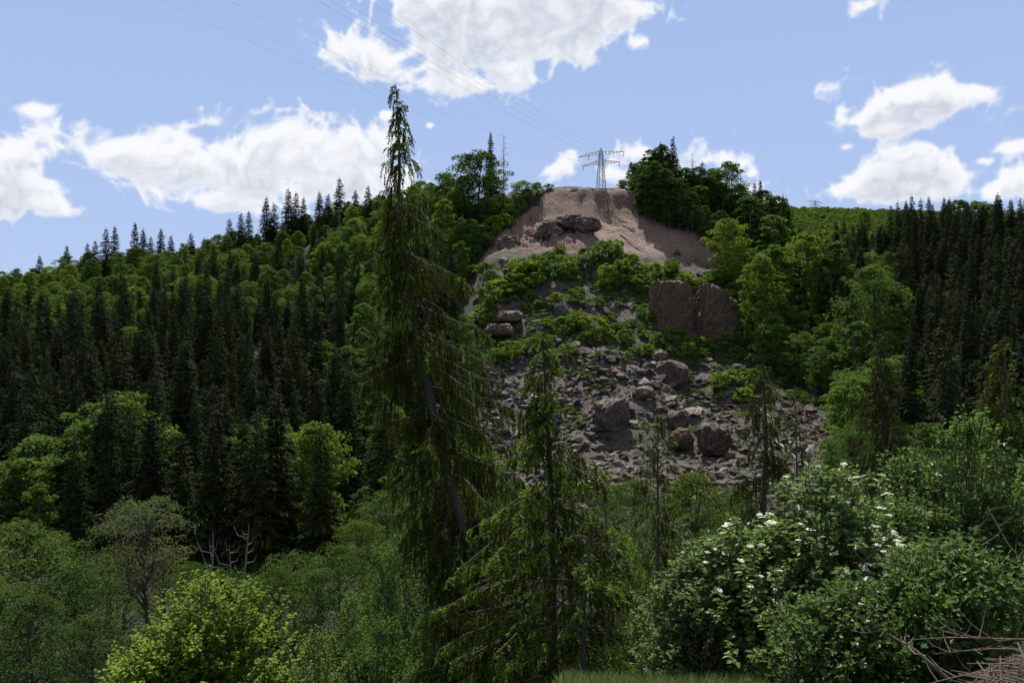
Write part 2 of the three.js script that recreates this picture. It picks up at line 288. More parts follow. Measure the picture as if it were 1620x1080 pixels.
// ------------------------------------------------------------------ tree makers (each returns { trunk, crown } geometries with its base at the origin)
const BARK = [1, 1, 1];
function broadleaf(seed, o) {          // o: h total height, w half width, base crown base fraction, leaf size, clumps, leaves per clump, color
  const r = rng(seed), T = new GB(), C = new GB(), c0 = o.h * o.base, ch = o.h - c0, tips = [];
  const prof = (t) => (t < o.belly ? mix(0.5, 1, Math.sqrt(t / o.belly)) : Math.sqrt(Math.max(0, 1 - ((t - o.belly) / (1 - o.belly)) ** 2)) ** o.point);
  const ex = [r() * 6.28, r() * 6.28], d = V(), s = V(), f = V(), q = V(), up = V(0, 1, 0), lv = V();
  for (let k = 0; k < o.clumps; k++) {
    const t = Math.pow(r(), 0.85), a = k * 2.39996 + r() * 0.9, wob = 1 + 0.26 * Math.sin(2 * a + ex[0] + 4 * t) + 0.2 * Math.sin(5 * a + ex[1] - 9 * t) + 0.16 * (r() - 0.5);
    const R = o.w * prof(t) * wob * (0.35 + 0.65 * Math.sqrt(r())), rc = o.w * (o.rc ?? 0.2) * (0.8 + 0.8 * r()) * (1 - 0.35 * t);
    const c = V(Math.cos(a) * R, c0 + ch * t * 0.94 - rc * 0.3, Math.sin(a) * R);
    tips.push([c, rc, t]);
  }
  const lean = V((r() - 0.5) * 0.1 * o.h, 0, (r() - 0.5) * 0.1 * o.h), tp = [], tr = [];
  for (let k = 0; k <= 7; k++) { const t = k / 7; tp.push(V(lean.x * t * t + Math.sin(t * 5 + ex[0]) * 0.02 * o.h * t, o.h * 0.86 * t - (k ? 0 : 0.5), lean.z * t * t)); tr.push(o.h * 0.017 * (1 - t) ** 0.8 + 0.02 + (k ? 0 : o.h * 0.006)); }
  T.tube(tp, tr, 7, BARK);
  tips.forEach(([c, rc, t], k) => {
    if (k % o.limb === 0) {
      const y0 = clamp(c.y - R2(c) * 0.75, c0 * 0.6, o.h * 0.75), tt = y0 / (o.h * 0.86), b = V(lean.x * tt * tt, y0, lean.z * tt * tt);
      const m1 = b.clone().lerp(c, 0.35).add(V(0, 0.05 * o.h * r(), 0)), m2 = b.clone().lerp(c, 0.7).add(V((r() - 0.5) * 0.4, 0.03 * o.h, (r() - 0.5) * 0.4)), r0 = o.h * 0.006 * (1 - 0.5 * t) + 0.02;
      T.tube([b, m1, m2, c], [r0, r0 * 0.7, r0 * 0.45, r0 * 0.2], 5, BARK);
    }
    const n = Math.round(o.leaves * (0.7 + 0.6 * r())), tone = vary(o.color, r, 0.16);
    for (let j = 0; j < n; j++) {
      onUnit(r, d); if (d.y < -0.25 && r() < 0.75) d.y = -d.y;
      const k2 = rc * (0.55 + 0.62 * Math.sqrt(r()));
      q.set(c.x + d.x * k2 * 1.15, c.y + d.y * k2 * 0.72, c.z + d.z * k2 * 1.15);
      // a spray of leaves: lies across the outward direction, tilted at random and hanging a little
      f.copy(d).multiplyScalar(0.55).addScaledVector(up, 0.55).addScaledVector(onUnit(r, lv), 0.75).normalize();
      s.crossVectors(f, onUnit(r, lv)).normalize(); d.crossVectors(s, f).normalize(); if (d.y > 0.3) d.negate();
      const L = o.leaf * (0.6 + 0.8 * r()); q.addScaledVector(d, -L * 0.5);
      C.leaf(q, d.multiplyScalar(L), s.multiplyScalar(L * o.wide), f.multiplyScalar(L * 0.13), vary(tone, r, 0.22));
    }
  });
  return { trunk: T.build(true), crown: C.build() };
}
const R2 = (v) => Math.hypot(v.x, v.z);
function spruce(seed, o) {             // o: h, w half width at base, base, whorl gap, sprays, spray size, ragged
  const r = rng(seed), T = new GB(), C = new GB(), tp = [], tr = [], d = V(), s = V(), f = V(), q = V(), lv = V();
  for (let k = 0; k <= 6; k++) { const t = k / 6; tp.push(V((r() - 0.5) * 0.12, o.h * t - (k ? 0 : 0.6), (r() - 0.5) * 0.12)); tr.push(o.h * 0.011 * (1 - t) + 0.02); }
  T.tube(tp, tr, 7, BARK);
  const lobe = r() * 6.28;
  for (let y = o.h * o.base; y < o.h * 0.985;) {
    const t = (y - o.h * o.base) / (o.h * (1 - o.base)), R = o.w * Math.pow(1 - t, 0.72) * (0.86 + 0.14 * Math.sin(y * 1.7 + lobe)) + 0.12, nb = Math.max(4, Math.round((5 + 4 * r()) * (1 - t * 0.35)));
    const a0 = r() * 6.28;
    for (let b = 0; b < nb; b++) {
      if (r() < o.ragged) continue;
      const a = a0 + b / nb * 6.283 + (r() - 0.5) * 0.5, L = R * (0.62 + 0.5 * r()), ox = Math.cos(a), oz = Math.sin(a), rise = mix(-0.18, 0.5, t), y1 = y + (r() - 0.5) * o.gap;
      const P = (u, v) => v.set(ox * L * u, y1 + L * (rise * u - 0.52 * u * u + 0.2 * u * u * u), oz * L * u);
      if (b % 2 === 0) T.tube([P(0, V()), P(0.5, V()), P(0.9, V())], [0.035 + 0.01 * L, 0.02 + 0.006 * L, 0.008], 3, BARK);
      const n = Math.max(2, Math.round(L * o.sprays)), tone = vary(o.color, r, 0.18);
      for (let j = 0; j < n; j++) {
        const u = 0.12 + 0.88 * (j + r()) / n, side = (r() * 2 - 1); P(u, q);
        const wS = L * 0.34 * (1 - u * 0.75) * side; q.x += -oz * wS; q.z += ox * wS; q.y -= Math.abs(wS) * 0.3 + 0.1 * r();
        d.set(ox * 0.75 - oz * side * 0.75, -0.35 - 0.55 * r(), oz * 0.75 + ox * side * 0.75).normalize();
        s.crossVectors(d, lv.set(r() - 0.5, 1, r() - 0.5)).normalize(); f.crossVectors(s, d).multiplyScalar(-o.spray * 0.12);
        const K = o.spray * (0.6 + 0.7 * r()) * (1 - 0.35 * t);
        C.leaf(q, d.multiplyScalar(K), s.multiplyScalar(K * 0.24), f, vary(tone, r, 0.25));
      }
    }
    y += o.gap * (0.7 + 0.6 * r()) * (1 - 0.4 * t);
  }
  for (let k = 0; k < 10; k++) { const y = o.h * (0.955 + 0.05 * r()), a = r() * 6.28; C.leaf(V(0, y, 0), V(Math.cos(a) * 0.25, 0.35, Math.sin(a) * 0.25), V(-Math.sin(a) * 0.07, 0, Math.cos(a) * 0.07), V(0, 0.02, 0), vary(o.color, r)); }
  return { trunk: T.build(true), crown: C.build() };
}
function deadConifer(seed, o) {
  const r = rng(seed), T = new GB(), C = new GB(), tp = [], tr = [];
  for (let k = 0; k <= 8; k++) { const t = k / 8; tp.push(V((r() - 0.5) * 0.2, o.h * t - (k ? 0 : 0.5), (r() - 0.5) * 0.2)); tr.push(o.h * 0.009 * (1 - t) + 0.025); }
  T.tube(tp, tr, 7, BARK);
  for (let k = 0; k < o.n; k++) {
    const t = 0.12 + 0.87 * r(), y = o.h * t, L = o.w * (1.05 - t) * (0.4 + 0.8 * r()) + 0.25, a = r() * 6.28, dip = -0.05 - 0.35 * r();
    const P = (u) => V(Math.cos(a) * L * u, y + L * (dip * u - 0.12 * u * u), Math.sin(a) * L * u), rr = 0.022 + 0.009 * L;
    C.tube([P(0), P(0.4), P(0.75), P(1)], [rr, rr * 0.75, rr * 0.5, 0.008], 3, BARK);
    const nt = Math.round(L * 3.2);
    for (let j = 0; j < nt; j++) { const u = 0.25 + 0.75 * r(), b = P(u), sd = (r() < 0.5 ? -1 : 1) * (0.2 + 0.5 * r()), e = b.clone().add(V((-Math.sin(a) * sd + Math.cos(a) * 0.3) * 0.8, -0.25 - 0.3 * r(), (Math.cos(a) * sd + Math.sin(a) * 0.3) * 0.8)); C.tube([b, e], [0.014, 0.006], 3, BARK); }
  }
  return { trunk: T.build(true), crown: C.build(true) };
}
function addTree(name, label, category, geo, barkM, crownM, p, sy, sxz, turn, group) {
  const o = thing(name, label, category, p, group);
  mesh('trunk', geo.trunk, barkM, o); mesh('crown', geo.crown, crownM, o);
  o.scale.set(sxz, sy, sxz); o.rotation.y = turn; return o;
}
const LEAF = [0.09, 0.142, 0.02], SPR = [0.013, 0.021, 0.005];
const G = {
  beech: [0, 1, 2, 3, 4, 5, 6].map((k) => broadleaf(100 + k, { h: 18, w: 5 + (k % 3) * 0.7, base: 0.05 + 0.05 * (k % 2), belly: 0.34 + 0.06 * (k % 3), point: 0.8 + 0.2 * (k % 2), leaf: 0.46, wide: 0.36, clumps: 165, leaves: 56, limb: 7, color: LEAF })),
  slim: [0, 1, 2].map((k) => broadleaf(140 + k, { h: 20, w: 3.5, base: 0.06, belly: 0.45, point: 0.9, leaf: 0.42, wide: 0.36, clumps: 170, leaves: 50, limb: 7, color: LEAF })),
  spruce: [0, 1, 2, 3, 4, 5].map((k) => spruce(200 + k, { h: 24, w: 4.0 + 0.45 * (k % 3), base: 0.06, gap: 0.56, sprays: 6.6, spray: 0.85, ragged: 0.08 + 0.07 * (k % 3), color: SPR })),
  dead: [0, 1, 2].map((k) => deadConifer(240 + k, { h: 22, w: 3.2, n: 120 })),
  shrub: [0, 1, 2, 3, 4].map((k) => broadleaf(300 + k, { h: 4, w: 2.1, base: 0.0, belly: 0.42, point: 0.7, leaf: 0.3, wide: 0.36, clumps: 60, leaves: 46, limb: 4, color: [0.112, 0.18, 0.022] })),
  alder: [0, 1, 2, 3].map((k) => broadleaf(340 + k, { h: 16, w: 3.9, base: 0.1, belly: 0.45, point: 0.9, leaf: 0.2, wide: 0.33, clumps: 190, leaves: 62, limb: 4, color: [0.054, 0.09, 0.013] })),
};
G.spare = [0, 1, 2].map((k) => broadleaf(380 + k, { h: 12, w: 5, base: 0.25, belly: 0.4, point: 0.8, leaf: 1.0, wide: 0.4, clumps: 30, leaves: 26, limb: 30, color: LEAF }));
console.log('tree kinds ready');

// ------------------------------------------------------------------ the wooded slopes
const forest = [];        // { kind, px, d, h, wide, variant, tint, pos, label, group }
{
  const r = rng(9001);
  const put = (kind, px, d, h, extra = {}) => { const pos = ground(px, d, 0.3); const f = { kind, px, d, h, wide: 1, variant: Math.floor(r() * 60), tint: Math.floor(r() * 60), turn: r() * 6.28, pos, ...extra }; forest.push(f); return f; };
  const top = (kind, px, py, d, extra) => { const g = ground(px, d, 0.3), h = (540 - py) / F * d - g.y; return put(kind, px, d, h, extra); };
  // placed ones: the trees that stand out
  for (const [px, py, d] of [[62, 404, 410], [105, 388, 412], [138, 384, 408], [150, 380, 415], [167, 360, 404], [181, 357, 412], [213, 351, 405], [226, 361, 410], [238, 374, 415], [254, 361, 408], [270, 372, 414], [302, 368, 404], [322, 376, 410], [363, 345, 392], [381, 336, 388], [393, 333, 395], [421, 311, 386], [433, 319, 392], [456, 297, 380], [468, 303, 388], [480, 312, 384], [505, 302, 372], [519, 306, 378], [537, 280, 370], [562, 300, 372], [582, 293, 366]])
    top('spruce', px, py, d, { label: 'dark pointed spruce standing above the crest against the sky', group: 'spruces along the western crest', solo: true, crest: true, wide: 1.3 });
  top('spruce', 776, 208, 345, { label: 'dark spruce tip above the big beech beside the bare dead conifer', solo: true, wide: 0.85 });
  top('dead', 797, 211, 338, { label: 'bare grey dead conifer on the crest beside the landslide scar', solo: true, wide: 1.1 });
  top('dead', 742, 255, 352, { label: 'thin bare treetop sticking out behind the big beech', solo: true, wide: 0.6 });
  top('beech', 757, 234, 322, { label: 'huge dark round-topped beech on the crest by the scar', solo: true, tint: 5, wide: 1.0 });
  top('beech', 705, 270, 340, { label: 'broad grey-green beech below the crest beside the tall spruce', solo: true, tint: 2 });
  top('beech', 826, 284, 326, { label: 'light green small tree leaning over the scar rim', solo: true, tint: 1, wide: 1.5 });
  top('beech', 800, 318, 318, { label: 'low leafy tree on the flank of the landslide scar', solo: true, tint: 0, wide: 1.6 });
  top('beech', 745, 345, 308, { label: 'dark green tree at the lower edge of the scar flank', solo: true, tint: 4, wide: 1.2 });
  top('slim', 703, 310, 300, { label: 'bright green slim tree behind the tall leaning spruce', solo: true, tint: 1 });
  top('beech', 1000, 255, 342, { label: 'airy light tree at the edge of the crest clump by the pylon', solo: true, tint: 0, wide: 0.7 });
  top('beech', 985, 285, 337, { label: 'low round leafy tree next to the pylon', solo: true, tint: 0, wide: 1.3 });
  top('slim', 1031, 232, 338, { label: 'tall dark leafy tree at the front of the crest clump', solo: true, tint: 5, wide: 1.15 });
  top('slim', 1048, 224, 340, { label: 'tall narrow leafy tree in the middle of the crest clump', solo: true, tint: 2, wide: 1.1 });
  top('spruce', 1065, 214, 342, { label: 'tallest dark spruce of the crest clump beside the pylon', solo: true });
  top('spruce', 1045, 224, 330, { label: 'dark spruce beside the tallest one in the crest clump, nearer the pylon', solo: true });
  top('dead', 1096, 240, 338, { label: 'bare dead conifer in the crest clump, close to the tallest spruce', solo: true });
  top('dead', 1116, 256, 334, { label: 'bare dead conifer between the crest clump and the dark pyramid tree', solo: true });
  top('dead', 1130, 262, 340, { label: 'thin dead conifer touching the dark pyramid tree', solo: true });
  top('slim', 1085, 262, 330, { label: 'leafy tree below the dead conifers on the crest', solo: true, tint: 2, wide: 1.4 });
  top('slim', 1108, 290, 320, { label: 'dull green tree under the dead conifers', solo: true, tint: 4, wide: 1.5 });
  top('beech', 1150, 252, 330, { label: 'big dark pyramid-shaped tree on the crest', solo: true, tint: 5, wide: 0.95 });
  top('spruce', 1194, 288, 330, { label: 'small spruce with two tips right of the pyramid tree', solo: true });
  top('spruce', 1203, 283, 334, { label: 'dark spruce tip beside the small two-tipped spruce', solo: true });
  top('spruce', 1239, 306, 318, { label: 'slim lone dark spruce at the end of the crest clump', solo: true, wide: 0.6 });
  top('slim', 1186, 305, 312, { label: 'dull green slope tree below the small crest spruces', solo: true, tint: 2, wide: 1.6 });
  top('slim', 1222, 335, 300, { label: 'leafy tree in front of the slim lone spruce', solo: true, tint: 4, wide: 1.5 });
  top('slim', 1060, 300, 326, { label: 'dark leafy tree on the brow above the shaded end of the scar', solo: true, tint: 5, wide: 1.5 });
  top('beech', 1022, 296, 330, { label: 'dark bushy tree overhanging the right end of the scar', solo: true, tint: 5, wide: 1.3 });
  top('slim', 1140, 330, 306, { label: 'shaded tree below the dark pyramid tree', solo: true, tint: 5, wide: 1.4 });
  top('beech', 1152, 341, 282, { label: 'bright yellow-green broad tree above the two giant blocks', solo: true, tint: 3, wide: 0.95 });
  top('slim', 1203, 392, 250, { label: 'tall slender bright tree right of the giant blocks', solo: true, tint: 1, wide: 0.95 });
  top('slim', 1225, 380, 262, { label: 'tall leafy tree behind the slender bright tree', solo: true, tint: 4, wide: 1.2 });
  top('beech', 1273, 362, 268, { label: 'large light green tree on the slope right of the blocks', solo: true, tint: 1, wide: 0.9 });
  top('slim', 1318, 372, 262, { label: 'dark narrow tree beside the large light green tree', solo: true, tint: 5 });
  top('beech', 1383, 414, 220, { label: 'round grey-green tree in front of the right-hand spruces', solo: true, tint: 2, wide: 0.85 });
  top('beech', 1268, 520, 232, { label: 'rounded light tree at the right edge of the rubble', solo: true, tint: 4, wide: 0.9 });
  top('beech', 1352, 590, 160, { label: 'bushy mid-green tree low beside the rubble edge', solo: true, tint: 4, wide: 1.1 });
  top('slim', 1358, 500, 186, { label: 'thin pale tree with visible stems near the rubble', solo: true, tint: 2 });
  top('beech', 1390, 560, 168, { label: 'leafy tree at the foot of the right-hand spruce slope', solo: true, tint: 0 });
  top('beech', 1368, 330, 640, { label: 'round lone treetop standing above the far wooded ridge', solo: true, tint: 4, wide: 0.8 });
  for (const [px, py, d] of [[1443, 308, 352], [1457, 312, 346], [1470, 310, 350], [1410, 324, 380], [1500, 318, 352], [1530, 316, 346], [1556, 320, 350], [1583, 312, 344], [1600, 316, 350], [1615, 312, 346]])
    top('spruce', px, py, d, { label: 'spruce top in the dark ridge line on the right', group: 'spruces along the eastern crest', solo: true, crest: true });
  for (const [px, py, tint] of [[1515, 312, 2], [1545, 314, 4], [1575, 318, 2]]) top('beech', px, py, 356, { label: 'green rounded crown between the dark spruces of the right ridge', group: 'rounded crowns in the eastern crest', solo: true, tint });
  top('beech', 192, 612, 140, { label: 'tall bright maple in two tiers before the dark lower-left spruces', solo: true, tint: 0, wide: 0.85 });
  top('beech', 62, 682, 134, { label: 'spreading bright tree at the foot of the left spruce slope', solo: true, tint: 0, wide: 1.1 });
  top('beech', 150, 655, 138, { label: 'darker half of the two-tier maple pair', solo: true, tint: 4 });
  top('beech', 412, 655, 140, { label: 'dull grey-green tree at the foot of the dark spruce wall', solo: true, tint: 2, wide: 1.0 });
  top('beech', 500, 660, 136, { label: 'bright leafy tree at the foot of the slope near the tall spruce', solo: true, tint: 1, wide: 0.95 });
  top('slim', 548, 540, 190, { label: 'pale slender tree at the edge of the dark spruces', solo: true, tint: 2, wide: 1.2 });
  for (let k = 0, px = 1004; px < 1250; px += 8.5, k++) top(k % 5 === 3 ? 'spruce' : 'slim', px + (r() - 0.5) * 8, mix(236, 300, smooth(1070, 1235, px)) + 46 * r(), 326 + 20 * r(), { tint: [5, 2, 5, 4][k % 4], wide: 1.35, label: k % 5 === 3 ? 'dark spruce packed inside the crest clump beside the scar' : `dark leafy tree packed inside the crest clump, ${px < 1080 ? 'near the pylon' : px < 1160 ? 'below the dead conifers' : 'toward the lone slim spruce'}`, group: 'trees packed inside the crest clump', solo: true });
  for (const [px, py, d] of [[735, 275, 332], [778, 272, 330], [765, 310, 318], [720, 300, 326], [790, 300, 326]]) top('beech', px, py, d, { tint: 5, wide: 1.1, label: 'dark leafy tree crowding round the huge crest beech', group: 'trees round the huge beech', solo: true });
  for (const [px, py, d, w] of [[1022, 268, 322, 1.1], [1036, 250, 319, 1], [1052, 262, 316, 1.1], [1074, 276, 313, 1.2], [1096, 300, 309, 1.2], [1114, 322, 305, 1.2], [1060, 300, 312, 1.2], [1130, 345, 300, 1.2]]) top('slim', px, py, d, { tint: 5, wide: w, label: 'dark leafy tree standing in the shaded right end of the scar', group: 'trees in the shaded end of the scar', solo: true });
  // the rest is scattered over the slopes
  const taken = forest.map((f) => f.pos);
  for (let z = -122; z > -452; z -= 5.6) for (let x = -330; x < 330; x += 5.6) {
    const X = x + (r() - 0.5) * 5, Z = z + (r() - 0.5) * 5, d = -Z, px = 810 + F * X / d; const u = r(), v = r(), w = r(), hh = r();
    if (px < -70 || px > 1700) continue;
    if (slipMask(px, d) > 0 || slipMask(px + 12, d) > 0 || slipMask(px - 12, d) > 0 || slipMask(px, d - 3) > 0) continue;
    if (px > 770 && px < 1330 && d < 190) continue;
    if (px > 800 && px < 1120 && d > 318) continue;
    if (px >= 720 && px < 800 && d > 300) continue;
    if (d > 430 || (px > 1120 && d > 396)) continue;
    if (px < 690 && d > 395 && u < 0.3) continue;
    const patch = fbm(X / 42, Z / 42, 5, 2);
    let broad, dead = 0, tall = 1;
    if (px < 740) {
      broad = d > 345 ? 0.95 : d > 305 ? 0.66 : d > 268 ? 0.24 : d > 165 ? 0.06 : 0.16; broad += patch * 0.55 * (d > 250 ? 1 : 0.35); if (px > 540) broad += 0.42;
      if (px > 250 && px < 420 && d > 320 && d < 385) dead = 0.22;
    } else {
      broad = px < 1330 ? 0.86 : px < 1420 ? 0.6 : d < 165 ? 0.3 : 0.05; broad += patch * 0.25;
    }
    if (px < 1330 && px > 1180 && d < 215) continue;
    const kind = w < Math.max(dead, px < 740 && d > 200 ? 0.035 : 0) ? 'dead' : v < broad ? (u < 0.72 ? 'beech' : 'slim') : 'spruce';
    const gap = kind === 'spruce' || kind === 'dead' ? 5.2 : 6.6;
    if (taken.some((t) => (t.x - X) ** 2 + (t.z - Z) ** 2 < gap * gap)) continue;
    let h = kind === 'spruce' ? mix(14, 30, hh) : kind === 'dead' ? mix(13, 19, hh) : mix(11, 18.5, hh);
    if (d > 340) h *= 0.82; if (kind === 'spruce' && px < 740 && d > 285) h *= 0.78; if (d > 372 && px < 740) h *= kind === 'spruce' ? 0.62 : 1.15; if (px > 1120 && px < 1420 && d > 300) h *= 0.6;
    const f = put(kind, px, d, h); taken.push(f.pos); if (kind === 'spruce') { f.wide = 0.85 + 0.6 * r(); f.lean = (r() - 0.5) * 0.07; }
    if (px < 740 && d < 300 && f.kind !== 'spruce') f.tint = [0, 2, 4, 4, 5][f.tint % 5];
  }
}
{ const nth = 'first second third fourth fifth sixth seventh eighth ninth tenth eleventh twelfth thirteenth fourteenth fifteenth sixteenth seventeenth eighteenth nineteenth twentieth twenty-first twenty-second twenty-third twenty-fourth twenty-fifth twenty-sixth'.split(' ');
  for (const side of ['western', 'eastern']) forest.filter((f) => f.crest && f.group.includes(side)).sort((a, b) => a.px - b.px).forEach((f, i) => { f.label = side === 'western' ? `${nth[i]} dark spruce from the left along the left skyline crest` : `${nth[i]} spruce top from the left along the right ridge line`; });
}
// which trees show, and how much: a coarse depth-sorted footprint count
{
  const bw = 405, bh = 270, seen = new Uint8Array(bw * bh);
  forest.sort((a, b) => a.d - b.d);
  for (const f of forest) {
    const s = F / f.d / 4, xc = f.px / 4, yb = (540 - f.pos.y * F / f.d) / 4, hh = f.h * s, w = (f.kind === 'spruce' || f.kind === 'dead' ? 0.15 * f.h : 0.27 * f.h * f.wide) * s; let n = 0;
    for (let y = Math.floor(yb - hh); y <= yb; y++) for (let x = Math.floor(xc - w); x <= xc + w; x++) {
      if (x < 0 || y < 0 || x >= bw || y >= bh) continue; const t = (yb - y) / hh, ww = f.kind === 'spruce' || f.kind === 'dead' ? w * (1 - t) + 0.5 : w * Math.sqrt(Math.max(0, 1 - (t * 1.6 - 0.7) ** 2)) + 0.3;
      if (Math.abs(x - xc) > ww || seen[y * bw + x]) continue; n++; seen[y * bw + x] = f.kind === 'dead' ? 0 : 1;
    }
    f.shows = n;
  }
}
{
  const KIND = { spruce: ['spruce_tree', 'tree', 24, G.spruce, M.bark, M.spruce], beech: ['broadleaf_tree', 'tree', 18, G.beech, M.bark, M.leaf], slim: ['slender_tree', 'tree', 20, G.slim, M.paleBark, M.leaf], dead: ['dead_conifer', 'dead tree', 22, G.dead, M.greyWood, [M.greyWood]] };
  const word = { spruce: 'spruce', beech: 'broad leafy tree', slim: 'slender leafy tree', dead: 'bare dead conifer' };
  const tone = { spruce: ['dark', 'blackish green', 'olive dark', 'bluish dark'], leaf: ['mid-green', 'light green', 'dull green', 'yellow-green', 'fresh green', 'deep green'] };
  const zone = (f) => f.px < 740 ? (f.d > 330 ? 'high on left hillside' : f.d > 240 ? 'halfway up left hillside' : f.d > 165 ? 'low on left hillside' : 'at left hillside foot') : f.px < 1330 ? (f.d > 270 ? 'high right of landslide' : 'low right of landslide') : f.d > 260 ? 'high on right hillside' : 'low on right hillside';
  const beside = (f) => f.px < 740 ? (f.px < 90 ? 'near the left picture edge' : f.px < 190 ? 'left of the two-tier maple' : f.px < 290 ? 'above the airy valley trees' : f.px < 390 ? 'in line with the dead snags' : f.px < 480 ? 'above the dull grey-green foot tree' : f.px < 580 ? 'left of the leaning spruce' : 'behind the leaning spruce') : f.px < 1330 ? (f.px < 1180 ? 'near the giant blocks' : f.px < 1260 ? 'by the slender bright tree' : 'by the large light green tree') : f.px < 1420 ? 'by the round grey-green tree' : f.px < 1500 ? 'at the edge of the spruce stand' : f.px < 1570 ? 'within the spruce stand' : 'near the right picture edge';
  const place = (f) => { const [, , h0, geo, , mats] = KIND[f.kind]; const sy = f.h / h0; return { geo: geo[f.variant % geo.length], mat: mats[f.tint % mats.length], sy, sx: (f.kind === 'spruce' ? sy * 0.5 + 0.45 : sy) * f.wide }; };
  const rest = new Map();
  for (const kind of Object.keys(KIND)) {
    const all = forest.filter((f) => f.kind === kind).sort((a, b) => (b.solo ? 1e6 : 0) + b.shows - (a.solo ? 1e6 : 0) - a.shows), [name, cat, , , barkM] = KIND[kind];
    let made = 0;
    for (const f of all) {
      const q = place(f);
      if (f.solo || (f.shows >= 3 && made < 290)) {
        made++;
        const t = kind === 'spruce' ? tone.spruce[f.tint % 4] : kind === 'dead' ? 'grey' : tone.leaf[f.tint % 6];
        const label = f.label ?? `${f.h > 22 ? 'tall ' : f.h < 13 ? 'small ' : ''}${t} ${word[kind]} ${zone(f)}, ${beside(f)}`.split(' ').filter((w, i, A) => A.length < 17 || w !== 'the').join(' ');
        const made1 = addTree(name, label, cat, q.geo, barkM, q.mat, f.pos, q.sy, q.sx, f.turn, f.group ?? (f.label ? undefined : `${word[kind]}s ${zone(f)}`)); if (f.lean) made1.rotation.set(f.lean, f.turn, f.lean * 0.6);
      } else {
        const key = kind + f.variant % KIND[kind][3].length + q.mat.uuid; if (!rest.has(key)) rest.set(key, { q, list: [] }); rest.get(key).list.push([f, q]);
      }
    }
    console.log(kind, all.length, 'single', made);
  }
  // trees hidden behind the others, and the far wooded ridge beyond the slope
  const mass = new THREE.Group(); mass.name = 'forest'; mass.userData = { kind: 'stuff', label: 'closed forest behind the nearer hillside trees', category: 'forest' }; scene.add(mass);
  const m4 = new THREE.Matrix4(), qt = new THREE.Quaternion(), Y = V(0, 1, 0);
  for (const { q, list } of rest.values()) {
    const im = new THREE.InstancedMesh(q.geo.crown, q.mat, list.length); im.name = 'crown'; im.castShadow = im.receiveShadow = true;
    list.forEach(([f, g], i) => im.setMatrixAt(i, m4.compose(f.pos, qt.setFromAxisAngle(Y, f.turn), V(g.sx, g.sy, g.sx)))); mass.add(im);
  }
  const far = new THREE.Group(); far.name = 'far_forest'; far.userData = { kind: 'stuff', label: 'bright leafy forest covering the far ridge on the right', category: 'forest' }; scene.add(far);
  const r = rng(5150), lists = [[], [], [], [], [], []];
  for (let k = 0; k < 5200; k++) { const d = mix(560, 940, r()), px = mix(1090, 1720, r()); lists[Math.floor(r() * 6)].push([ground(px, d, 0.4), 0.62 + 0.5 * r(), r() * 6.28]); }
  for (let k = 0; k < 1500; k++) { const d = mix(440, 620, r()), px = mix(-120, 740, r()); lists[Math.floor(r() * 6)].push([ground(px, d, 0.4), 0.7 + 0.3 * r(), r() * 6.28]); }
  lists.forEach((l, i) => { const im = new THREE.InstancedMesh(G.spare[i % 3].crown, M.leaf[[0, 1, 4, 0, 2, 1][i]], l.length); im.name = 'crown'; im.castShadow = im.receiveShadow = true; l.forEach(([p, s, t], j) => im.setMatrixAt(j, m4.compose(p, qt.setFromAxisAngle(Y, t), V(s, s, s)))); far.add(im); });
}
console.log('forest ready');

// ------------------------------------------------------------------ the landslide: rocks, shrubs, logs
function rockShape(seed, fx, fy, fz, n = 15) { const r = rng(seed), pts = []; for (let k = 0; k < n; k++) { const d = onUnit(r), m = Math.max(Math.abs(d.x), Math.abs(d.y), Math.abs(d.z)); d.multiplyScalar(mix(1, 1 / m, 0.55) * (0.75 + 0.25 * r())); pts.push(V(d.x * fx, d.y * fy, d.z * fz)); } const g = new ConvexGeometry(pts); const c = [], uv = [], p = g.attributes.position; for (let i = 0; i < p.count; i++) { c.push(1, 1, 1); uv.push((p.getX(i) + p.getZ(i) * 0.6) * 0.35, (p.getY(i) + p.getZ(i) * 0.4) * 0.35); } g.setAttribute('color', new THREE.Float32BufferAttribute(c, 3)); g.setAttribute('uv', new THREE.Float32BufferAttribute(uv, 2)); return g; }
const ROCKS = [...Array(12).keys()].map((k) => rockShape(500 + k, 0.5, [0.42, 0.3, 0.17][k % 3], 0.46, 11 + k % 5));
const stone = (r, g, b) => new THREE.MeshStandardMaterial({ color: RGB(r, g, b), map: grain, bumpMap: relief, bumpScale: 0.15, roughness: 0.95, flatShading: true });
const STONES = [stone(0.08, 0.062, 0.05), stone(0.098, 0.077, 0.062), stone(0.053, 0.045, 0.039), stone(0.135, 0.109, 0.089), stone(0.1, 0.062, 0.041), stone(0.26, 0.23, 0.2)];
const rocky = (px, d) => { const up = smooth(232, 252, d); return inSlip(px, d) && d < 286 ? mix(1, 0.22, up) : 0; };
const bigRocks = [];
